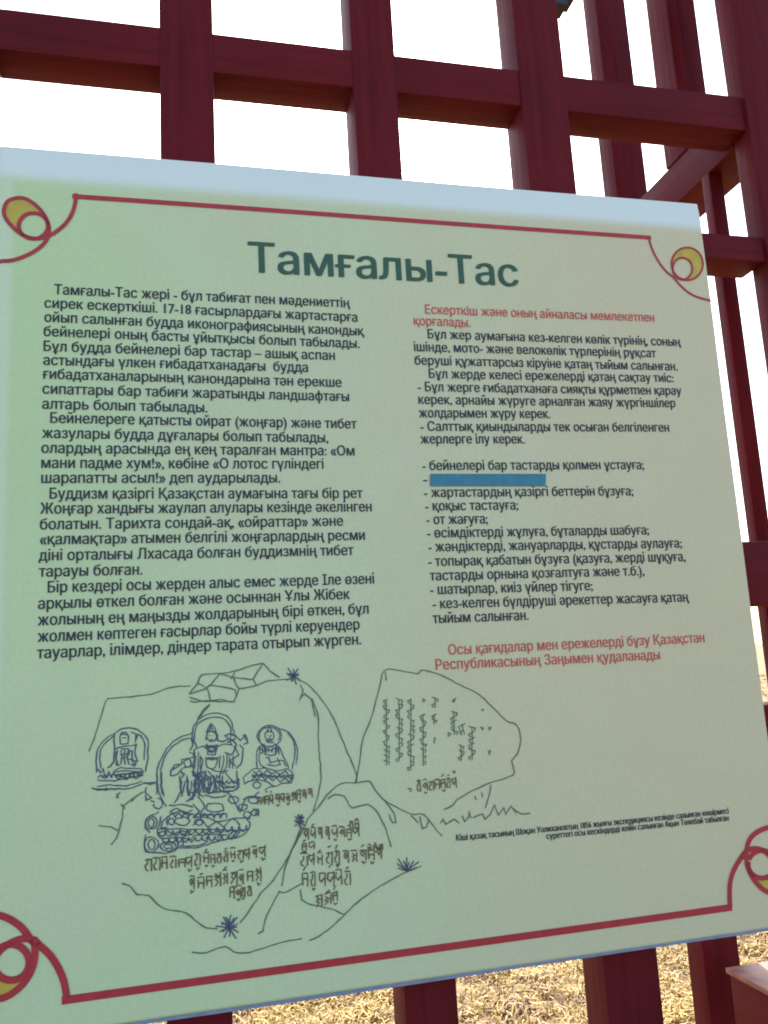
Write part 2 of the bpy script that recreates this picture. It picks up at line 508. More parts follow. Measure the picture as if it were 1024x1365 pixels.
ROCK_LEFT = [[[-0.0993,-0.0747],[-0.0922,-0.0561],[-0.0865,-0.0372],[-0.0821,-0.0225],[-0.0792,-0.0196],[-0.0556,-0.019],[-0.0317,-0.0174],[-0.0135,-0.0115],[0.0094,-0.0107]],[[0.0077,-0.0204],[0.0171,-0.0086],[0.0219,0.0004],[0.039,0.001],[0.0579,0.0022],[0.0738,0.007],[0.0915,0.0098]],[[0.0915,0.0098],[0.0848,0.0],[0.0798,-0.0076],[0.0834,-0.0144]],[[0.0798,-0.0082],[0.0593,-0.0048],[0.0421,0.0008]],[[0.0077,-0.0204],[0.0263,-0.0154],[0.031,-0.0119],[0.0481,-0.0151],[0.059,-0.0189],[0.0604,-0.0252],[0.0571,-0.0322],[0.0416,-0.0281],[0.026,-0.0293],[0.0083,-0.0236]],[[0.0082,-0.0282],[0.0137,-0.0294],[0.0261,-0.0284],[0.0415,-0.0306],[0.0587,-0.0316]],[[0.0171,-0.0086],[0.0278,-0.0155],[0.0307,-0.028]],[[0.0421,0.0008],[0.0357,-0.0066],[0.031,-0.0119]],[[0.0577,-0.0047],[0.0606,-0.0143],[0.0637,-0.0176],[0.0844,-0.0151],[0.0957,-0.0107],[0.1247,-0.0101]],[[0.0915,0.0098],[0.0992,0.0008],[0.1102,-0.0077]],[[0.0545,-0.0061],[0.0594,0.0014]],[[0.0637,-0.0176],[0.0603,-0.0268]],[[0.0306,-0.0327],[0.0234,-0.0383],[0.0165,-0.0486]],[[0.127,-0.0068],[0.1328,-0.0124],[0.1432,-0.0174],[0.1576,-0.0344],[0.1717,-0.0587],[0.1838,-0.0915],[0.1919,-0.1123],[0.1958,-0.127],[0.194,-0.1325]],[[0.1342,-0.0169],[0.1369,-0.0244],[0.132,-0.0357],[0.1383,-0.0274],[0.1456,-0.0337],[0.1501,-0.0544]],[[0.1471,-0.0338],[0.1517,-0.0457],[0.1536,-0.0575],[0.1524,-0.0863],[0.1541,-0.1179],[0.1502,-0.1402],[0.1435,-0.1592]],[[0.1558,-0.1477],[0.148,-0.1568],[0.1373,-0.167],[0.1264,-0.1853],[0.1188,-0.1958]],[[-0.0888,-0.1528],[-0.0759,-0.1558],[-0.0679,-0.16],[-0.0702,-0.1669],[-0.0759,-0.1734]],[[-0.0679,-0.16],[-0.0645,-0.1459],[-0.063,-0.1345],[-0.0514,-0.1268],[-0.0426,-0.1218]],[[-0.0703,-0.1208],[-0.0688,-0.1268]],[[-0.0659,-0.1328],[-0.0616,-0.1375]],[[-0.0649,-0.2139],[-0.0563,-0.2175],[-0.0494,-0.2268],[-0.0372,-0.2291],[-0.0233,-0.2433],[0.0012,-0.2512],[0.0135,-0.2628],[0.0223,-0.2683],[0.0348,-0.2712]],[[0.0583,-0.2681],[0.0696,-0.2556],[0.081,-0.2413],[0.0963,-0.2271],[0.1119,-0.2075],[0.1261,-0.1837],[0.1291,-0.1731]],[[0.078,-0.2808],[0.0828,-0.2793],[0.0857,-0.2679],[0.0955,-0.2516],[0.1033,-0.2402]],[[0.1282,-0.1767],[0.12,-0.1939],[0.1097,-0.2161],[0.1053,-0.2352]],[[0.1014,-0.24],[0.107,-0.2424],[0.1184,-0.2384],[0.1279,-0.2348]],[[0.007,-0.2915],[0.0219,-0.2937],[0.0415,-0.29],[0.0575,-0.2988],[0.083,-0.2969],[0.1016,-0.2933],[0.1258,-0.2921]],[[0.1332,-0.2951],[0.1504,-0.2895],[0.172,-0.2745],[0.1941,-0.2592],[0.2223,-0.245],[0.2488,-0.2355],[0.2673,-0.2308]],[[0.1258,-0.2409],[0.1273,-0.2517],[0.1328,-0.2566],[0.1478,-0.2611],[0.1628,-0.2663],[0.174,-0.273]]]
ROCK_RIGHT = [[[0.194,-0.1325],[0.1997,-0.1101],[0.2039,-0.0872],[0.2143,-0.0646],[0.2233,-0.0415],[0.229,-0.0239],[0.2346,-0.0068],[0.2489,-0.0064],[0.2773,-0.0122],[0.2808,-0.0082],[0.303,-0.0146],[0.3281,-0.0283],[0.3503,-0.0403],[0.3687,-0.0583],[0.384,-0.0746],[0.3985,-0.0817],[0.4013,-0.0987],[0.3955,-0.1149],[0.3871,-0.1233],[0.3902,-0.1371],[0.3749,-0.1424],[0.3516,-0.1472],[0.3316,-0.1544],[0.315,-0.1617],[0.3098,-0.167],[0.2984,-0.171]],[[0.2368,-0.0079],[0.2371,-0.0184]],[[0.3581,-0.1478],[0.3554,-0.1608],[0.3495,-0.1735]],[[0.2927,-0.1857],[0.2961,-0.1817],[0.2988,-0.1877],[0.3102,-0.183],[0.3162,-0.1879]],[[0.32,-0.1796],[0.3227,-0.1871],[0.3279,-0.1817],[0.3293,-0.1761],[0.3309,-0.1835]],[[0.3377,-0.1593],[0.3389,-0.1638]],[[0.346,-0.1556],[0.3472,-0.1616]],[[0.3325,-0.1836],[0.3457,-0.1805],[0.3484,-0.1866],[0.3553,-0.1814],[0.361,-0.1716],[0.3649,-0.1837],[0.3721,-0.1756],[0.3747,-0.1831],[0.382,-0.175],[0.3877,-0.1843],[0.385,-0.1782],[0.3943,-0.184],[0.4058,-0.1851]],[[0.1558,-0.1477],[0.1651,-0.1386],[0.1774,-0.1312],[0.1955,-0.1321],[0.2107,-0.1317],[0.2163,-0.1416],[0.2278,-0.1554],[0.2377,-0.1706],[0.2393,-0.1798],[0.2356,-0.1803],[0.2316,-0.17]],[[0.2263,-0.1539],[0.2427,-0.1639],[0.2576,-0.1724],[0.2731,-0.1744],[0.2846,-0.1892],[0.2939,-0.2001]],[[0.2683,-0.1763],[0.2705,-0.1893],[0.2753,-0.1883],[0.2789,-0.1801]],[[0.2575,-0.1738],[0.2662,-0.1832]],[[0.1603,-0.1467],[0.1679,-0.1431],[0.1798,-0.1455],[0.1853,-0.1559],[0.1896,-0.16]],[[0.1896,-0.1591],[0.1972,-0.1584],[0.2064,-0.157],[0.2166,-0.1644],[0.2248,-0.1807],[0.2287,-0.1924],[0.2316,-0.2067]]]
TUFTS = [[[0.1265,-0.0061],[0.1295,-0.0063],[0.1331,-0.0065]],[[0.1265,-0.0061],[0.1306,-0.0091],[0.1335,-0.0116]],[[0.1265,-0.0061],[0.1279,-0.0118],[0.1296,-0.0166]],[[0.1265,-0.0061],[0.1257,-0.01],[0.1239,-0.0132]],[[0.1265,-0.0061],[0.122,-0.0091],[0.1184,-0.0115]],[[0.1265,-0.0061],[0.1222,-0.0059],[0.1199,-0.0059]],[[0.1265,-0.0061],[0.1222,-0.0044],[0.1182,-0.003]],[[0.1265,-0.0061],[0.1227,-0.0011],[0.1202,0.0029]],[[0.1265,-0.0061],[0.1272,-0.002],[0.1266,0.0015]],[[0.1265,-0.0061],[0.1297,-0.0019],[0.1324,0.0016]],[[0.1265,-0.0061],[0.1293,-0.0051],[0.1328,-0.0043]],[[0.1264,-0.0071],[0.1277,-0.0071],[0.13,-0.0073]],[[0.1264,-0.0071],[0.1282,-0.0092],[0.129,-0.0109]],[[0.1264,-0.0071],[0.125,-0.01],[0.1244,-0.0124]],[[0.1264,-0.0071],[0.1249,-0.0076],[0.1225,-0.008]],[[0.1264,-0.0071],[0.1242,-0.0052],[0.1224,-0.0037]],[[0.1264,-0.0071],[0.1259,-0.0051],[0.1267,-0.0036]],[[0.1264,-0.0071],[0.1285,-0.0052],[0.1296,-0.0037]],[[0.0466,-0.2709],[0.0507,-0.2714],[0.0553,-0.2719]],[[0.0466,-0.2709],[0.0525,-0.2745],[0.0566,-0.2773]],[[0.0466,-0.2709],[0.0504,-0.2777],[0.0541,-0.2833]],[[0.0466,-0.2709],[0.0476,-0.2762],[0.0471,-0.2805]],[[0.0466,-0.2709],[0.0435,-0.2766],[0.041,-0.2813]],[[0.0466,-0.2709],[0.042,-0.273],[0.0396,-0.2749]],[[0.0466,-0.2709],[0.0412,-0.2727],[0.0361,-0.2742]],[[0.0466,-0.2709],[0.0384,-0.2694],[0.0323,-0.2682]],[[0.0466,-0.2709],[0.0428,-0.2676],[0.0383,-0.2647]],[[0.0466,-0.2709],[0.0434,-0.2645],[0.0407,-0.2593]],[[0.0466,-0.2709],[0.046,-0.2663],[0.0468,-0.2627]],[[0.0466,-0.2709],[0.0502,-0.266],[0.0524,-0.2619]],[[0.0466,-0.2709],[0.0516,-0.2657],[0.0563,-0.2616]],[[0.0466,-0.2709],[0.0526,-0.2697],[0.0562,-0.2686]],[[0.0467,-0.2668],[0.0491,-0.2671],[0.0524,-0.2674]],[[0.0467,-0.2668],[0.05,-0.2698],[0.0521,-0.2723]],[[0.0467,-0.2668],[0.0466,-0.2716],[0.0472,-0.2757]],[[0.0467,-0.2668],[0.0451,-0.2692],[0.0425,-0.2711]],[[0.0467,-0.2668],[0.0421,-0.2668],[0.0384,-0.2669]],[[0.0467,-0.2668],[0.0435,-0.2647],[0.0422,-0.2632]],[[0.0467,-0.2668],[0.0452,-0.2632],[0.0432,-0.2601]],[[0.0467,-0.2668],[0.0477,-0.2621],[0.0492,-0.2584]],[[0.0467,-0.2668],[0.0505,-0.2653],[0.0523,-0.264]],[[0.1277,-0.1693],[0.1298,-0.1695],[0.1328,-0.1698]],[[0.1277,-0.1693],[0.131,-0.1717],[0.1331,-0.1736]],[[0.1277,-0.1693],[0.1287,-0.1736],[0.1301,-0.1772]],[[0.1277,-0.1693],[0.1274,-0.1723],[0.1258,-0.1745]],[[0.1277,-0.1693],[0.1243,-0.1714],[0.1216,-0.1731]],[[0.1277,-0.1693],[0.1242,-0.1691],[0.1227,-0.169]],[[0.1277,-0.1693],[0.1246,-0.168],[0.1214,-0.1668]],[[0.1277,-0.1693],[0.1247,-0.1655],[0.1229,-0.1625]],[[0.1277,-0.1693],[0.1286,-0.1663],[0.1278,-0.1637]],[[0.1277,-0.1693],[0.1302,-0.1663],[0.1323,-0.1638]],[[0.1277,-0.1693],[0.1296,-0.1686],[0.1326,-0.1682]],[[0.2489,-0.2344],[0.2425,-0.2318],[0.2388,-0.2299]],[[0.2489,-0.2344],[0.2432,-0.2293],[0.2378,-0.225]],[[0.2489,-0.2344],[0.2432,-0.2262],[0.2392,-0.2195]],[[0.2489,-0.2344],[0.2479,-0.2281],[0.2457,-0.2228]],[[0.2489,-0.2344],[0.2494,-0.2261],[0.2498,-0.2193]],[[0.2489,-0.2344],[0.2502,-0.2292],[0.2528,-0.2251]],[[0.2489,-0.2344],[0.2543,-0.2289],[0.258,-0.2242]],[[0.2489,-0.2344],[0.2569,-0.2296],[0.2642,-0.2257]],[[0.2489,-0.2344],[0.2565,-0.233],[0.2613,-0.2316]],[[0.1286,-0.1658],[0.126,-0.1649],[0.1252,-0.1643]],[[0.1286,-0.1658],[0.1271,-0.1639],[0.1252,-0.1623]],[[0.1286,-0.1658],[0.127,-0.1627],[0.1264,-0.1602]],[[0.1286,-0.1658],[0.1295,-0.1636],[0.1288,-0.1617]],[[0.1286,-0.1658],[0.1299,-0.1633],[0.131,-0.1612]],[[0.1286,-0.1658],[0.1294,-0.1645],[0.1314,-0.1636]],[[0.1286,-0.1658],[0.1316,-0.1652],[0.1333,-0.1646]]]
FIG_LEFT = [[[-0.0911,-0.0978],[-0.0915,-0.0859],[-0.0904,-0.0741],[-0.087,-0.0675],[-0.0803,-0.0612],[-0.0728,-0.0574],[-0.066,-0.0536],[-0.0575,-0.0529],[-0.0481,-0.0553],[-0.0421,-0.0605],[-0.0374,-0.0678],[-0.0374,-0.0781],[-0.0383,-0.0901],[-0.0401,-0.1002]],[[-0.0865,-0.0939],[-0.0882,-0.0845],[-0.087,-0.0744],[-0.0837,-0.0678],[-0.077,-0.0627],[-0.0728,-0.0592],[-0.0736,-0.0651],[-0.0727,-0.072],[-0.0731,-0.0805],[-0.0735,-0.0873],[-0.0769,-0.0922],[-0.0802,-0.0936]],[[-0.0413,-0.0881],[-0.0408,-0.0761],[-0.0417,-0.0674],[-0.0447,-0.062],[-0.0515,-0.0589],[-0.0549,-0.0578]],[[-0.0664,-0.0691],[-0.0668,-0.0613],[-0.0651,-0.0575],[-0.06,-0.0575],[-0.0583,-0.0619],[-0.0588,-0.0696],[-0.0664,-0.0695]],[[-0.066,-0.0596],[-0.0626,-0.0586],[-0.0592,-0.0606]],[[-0.0651,-0.0631],[-0.0596,-0.0631]],[[-0.0727,-0.0746],[-0.0685,-0.0732],[-0.0617,-0.0716],[-0.0549,-0.0716],[-0.0498,-0.0712],[-0.0515,-0.0788],[-0.0482,-0.0893]],[[-0.0727,-0.0746],[-0.0735,-0.0873],[-0.0769,-0.0922]],[[-0.071,-0.0764],[-0.0708,-0.0909],[-0.0668,-0.0921]],[[-0.0668,-0.081],[-0.0609,-0.0806],[-0.0549,-0.0768]],[[-0.06,-0.085],[-0.055,-0.0871],[-0.0499,-0.0892],[-0.0516,-0.0942],[-0.055,-0.0922],[-0.0499,-0.0917]],[[-0.0506,-0.0607],[-0.0507,-0.0694],[-0.0489,-0.0609]],[[-0.066,-0.0742],[-0.0583,-0.0744],[-0.0575,-0.0809],[-0.0651,-0.0846]],[[-0.0735,-0.0975],[-0.0668,-0.0947],[-0.055,-0.0956],[-0.0448,-0.0973],[-0.0422,-0.1018],[-0.0482,-0.1047],[-0.0584,-0.1055],[-0.0668,-0.104],[-0.0727,-0.101],[-0.0735,-0.0975]],[[-0.0718,-0.0985],[-0.0617,-0.0976],[-0.0482,-0.1004]],[[-0.0668,-0.1015],[-0.055,-0.1007],[-0.0439,-0.0999]],[[-0.0903,-0.0936],[-0.0873,-0.0981],[-0.0844,-0.0941],[-0.0819,-0.1036],[-0.0786,-0.0971],[-0.076,-0.1032],[-0.0735,-0.0992],[-0.0685,-0.1064],[-0.0651,-0.1033],[-0.0601,-0.1071],[-0.055,-0.1041],[-0.0499,-0.1071],[-0.0431,-0.1034]],[[-0.0902,-0.1054],[-0.0768,-0.1074],[-0.0601,-0.1062],[-0.0431,-0.1034]],[[-0.0968,-0.1128],[-0.0852,-0.1161],[-0.0685,-0.1165],[-0.055,-0.1168],[-0.0414,-0.1129],[-0.0295,-0.113]],[[-0.0959,-0.1138],[-0.0852,-0.1155],[-0.0685,-0.1158]],[[-0.091,-0.1121],[-0.0768,-0.1116],[-0.0601,-0.1139],[-0.0431,-0.1102]],[[-0.0818,-0.1137],[-0.0802,-0.1155]],[[-0.071,-0.1255],[-0.0668,-0.12]],[[-0.055,-0.1312],[-0.05,-0.1257],[-0.0432,-0.1221]],[[-0.0894,-0.1038],[-0.0887,-0.1015],[-0.0871,-0.1005],[-0.0855,-0.1015],[-0.0848,-0.1039]],[[-0.0848,-0.1039],[-0.0841,-0.1016],[-0.0825,-0.1006],[-0.0809,-0.1016],[-0.0802,-0.104]],[[-0.0802,-0.104],[-0.0795,-0.1016],[-0.0779,-0.1006],[-0.0763,-0.1017],[-0.0756,-0.1041]],[[-0.0756,-0.1041],[-0.0749,-0.1017],[-0.0733,-0.1007],[-0.0717,-0.1018],[-0.071,-0.1042]],[[-0.071,-0.1042],[-0.0703,-0.1018],[-0.0687,-0.1008],[-0.0671,-0.1019],[-0.0664,-0.1042]],[[-0.0664,-0.1042],[-0.0657,-0.1019],[-0.0641,-0.1009],[-0.0624,-0.1019],[-0.0617,-0.1043]],[[-0.0617,-0.1043],[-0.061,-0.102],[-0.0594,-0.101],[-0.0578,-0.102],[-0.0571,-0.1044]],[[-0.0571,-0.1044],[-0.0564,-0.102],[-0.0548,-0.1011],[-0.0531,-0.1021],[-0.0524,-0.1045]],[[-0.0524,-0.1045],[-0.0517,-0.1021],[-0.0501,-0.1011],[-0.0485,-0.1022],[-0.0478,-0.1046]],[[-0.0478,-0.1046],[-0.0471,-0.1022],[-0.0454,-0.1012],[-0.0438,-0.1023],[-0.0431,-0.1047]],[[-0.0693,-0.0757],[-0.0709,-0.0841],[-0.0691,-0.0911]],[[-0.0655,-0.076],[-0.065,-0.0846],[-0.0664,-0.0913]],[[-0.0617,-0.0763],[-0.0627,-0.0848],[-0.0621,-0.0916]],[[-0.0579,-0.0766],[-0.0593,-0.085],[-0.0578,-0.092]],[[-0.0541,-0.0769],[-0.0542,-0.0854],[-0.0526,-0.0924]]]
FIG_RIGHT = [[[0.1103,-0.0735],[0.1088,-0.0785],[0.1048,-0.0823],[0.0992,-0.0842],[0.0931,-0.0837],[0.0877,-0.0811],[0.084,-0.0767],[0.0828,-0.0715],[0.0843,-0.0665],[0.0882,-0.0627],[0.0938,-0.0608],[0.0999,-0.0612],[0.1054,-0.0639],[0.1091,-0.0683],[0.1103,-0.0735]],[[0.0862,-0.0767],[0.085,-0.0739],[0.0849,-0.0709],[0.0857,-0.0681],[0.0875,-0.0656],[0.0902,-0.0638],[0.0933,-0.0627],[0.0968,-0.0625],[0.1003,-0.0632],[0.1034,-0.0647],[0.1059,-0.0669],[0.1076,-0.0696],[0.1083,-0.0726],[0.1079,-0.0755],[0.1065,-0.0782]],[[0.1046,-0.0636],[0.1128,-0.0669],[0.1192,-0.0705],[0.1245,-0.0781],[0.1278,-0.0882],[0.127,-0.0989],[0.1253,-0.1068]],[[0.1173,-0.0704],[0.1218,-0.0761],[0.1252,-0.0844],[0.1253,-0.0952],[0.1221,-0.1056],[0.121,-0.1109]],[[0.1018,-0.0729],[0.1012,-0.0752],[0.0997,-0.0771],[0.0975,-0.078],[0.0952,-0.0778],[0.0931,-0.0766],[0.0917,-0.0745],[0.0912,-0.0721],[0.0918,-0.0697],[0.0933,-0.0679],[0.0955,-0.067],[0.0979,-0.0672],[0.1,-0.0684],[0.1014,-0.0704],[0.1018,-0.0729]],[[0.093,-0.0682],[0.0949,-0.0643],[0.0969,-0.0609],[0.0986,-0.0646],[0.0998,-0.0687]],[[0.0937,-0.0759],[0.0996,-0.0763]],[[0.0947,-0.0719],[0.0956,-0.072]],[[0.0974,-0.0721],[0.0986,-0.0722]],[[0.096,-0.0742],[0.0974,-0.0743]],[[0.0903,-0.081],[0.0838,-0.084],[0.0813,-0.0936],[0.0818,-0.1069]],[[0.1022,-0.0818],[0.1067,-0.0849],[0.1101,-0.0922],[0.1161,-0.1052],[0.1169,-0.1097]],[[0.0903,-0.081],[0.0918,-0.0926],[0.1027,-0.0935],[0.104,-0.0829]],[[0.0902,-0.0845],[0.0974,-0.0886],[0.103,-0.0864]],[[0.0838,-0.084],[0.0892,-0.0889],[0.0845,-0.0921],[0.0851,-0.1027],[0.0922,-0.1077]],[[0.0908,-0.0961],[0.0953,-0.0964],[0.097,-0.1019],[0.1025,-0.1006],[0.1117,-0.1013],[0.1142,-0.1068]],[[0.1044,-0.0972],[0.1079,-0.1045],[0.1014,-0.1058],[0.0924,-0.1033]],[[0.0922,-0.0784],[0.1013,-0.08]],[[0.0875,-0.0816],[0.0928,-0.0883],[0.09,-0.0925]],[[0.1057,-0.0857],[0.1064,-0.0937]],[[0.0768,-0.1073],[0.0895,-0.1075],[0.1022,-0.1111],[0.1169,-0.1106],[0.1226,-0.119],[0.12,-0.1259],[0.109,-0.1258],[0.1007,-0.1278],[0.0891,-0.1215],[0.0756,-0.1195],[0.0674,-0.1223],[0.0658,-0.1161],[0.0731,-0.1106],[0.0768,-0.1073]],[[0.0766,-0.1143],[0.0893,-0.1145],[0.102,-0.1173],[0.1203,-0.1179]],[[0.0756,-0.1195],[0.0785,-0.1145],[0.0819,-0.12],[0.0857,-0.1142],[0.09,-0.1207],[0.0938,-0.1158],[0.0991,-0.1223],[0.1029,-0.1183],[0.1072,-0.1239],[0.1129,-0.12],[0.1173,-0.1247],[0.1211,-0.1198]],[[0.0777,-0.1092],[0.0803,-0.1129],[0.084,-0.1088],[0.0884,-0.1136],[0.0922,-0.1095],[0.0975,-0.1143],[0.1021,-0.112],[0.1075,-0.116],[0.1131,-0.112],[0.1166,-0.1167]],[[0.0852,-0.1256],[0.0847,-0.127],[0.0835,-0.1282],[0.0817,-0.1287],[0.0798,-0.1285],[0.0781,-0.1277],[0.0769,-0.1264],[0.0765,-0.1248],[0.077,-0.1234],[0.0782,-0.1222],[0.08,-0.1217],[0.0819,-0.1219],[0.0836,-0.1227],[0.0848,-0.124],[0.0852,-0.1256]],[[0.0888,-0.1311],[0.0953,-0.1282],[0.1016,-0.1278]],[[0.0834,-0.1324],[0.0778,-0.1371],[0.0707,-0.1365],[0.0652,-0.1395]],[[0.0758,-0.1125],[0.0765,-0.115],[0.0782,-0.1163],[0.08,-0.1154],[0.0808,-0.113]],[[0.0808,-0.113],[0.0815,-0.1156],[0.0832,-0.1168],[0.085,-0.1159],[0.0858,-0.1135]],[[0.0858,-0.1135],[0.0865,-0.1161],[0.0882,-0.1173],[0.09,-0.1164],[0.0908,-0.114]],[[0.0908,-0.114],[0.0915,-0.1166],[0.0933,-0.1178],[0.095,-0.1169],[0.0959,-0.1146]],[[0.0959,-0.1146],[0.0966,-0.1171],[0.0983,-0.1183],[0.1001,-0.1174],[0.1009,-0.1151]],[[0.1009,-0.1151],[0.1016,-0.1176],[0.1033,-0.1188],[0.1051,-0.118],[0.106,-0.1156]],[[0.106,-0.1156],[0.1067,-0.1181],[0.1084,-0.1194],[0.1102,-0.1185],[0.1111,-0.1161]],[[0.1111,-0.1161],[0.1117,-0.1186],[0.1135,-0.1199],[0.1153,-0.119],[0.1161,-0.1166]],[[0.1161,-0.1166],[0.1168,-0.1191],[0.1186,-0.1204],[0.1204,-0.1195],[0.1212,-0.1171]],[[0.0848,-0.0832],[0.0852,-0.0903]],[[0.0884,-0.0835],[0.0891,-0.0906]],[[0.092,-0.0838],[0.0915,-0.0908]],[[0.0957,-0.084],[0.095,-0.0911]],[[0.0994,-0.0843],[0.0988,-0.0914]],[[0.103,-0.0846],[0.103,-0.0917]],[[0.1067,-0.0849],[0.1064,-0.092]]]
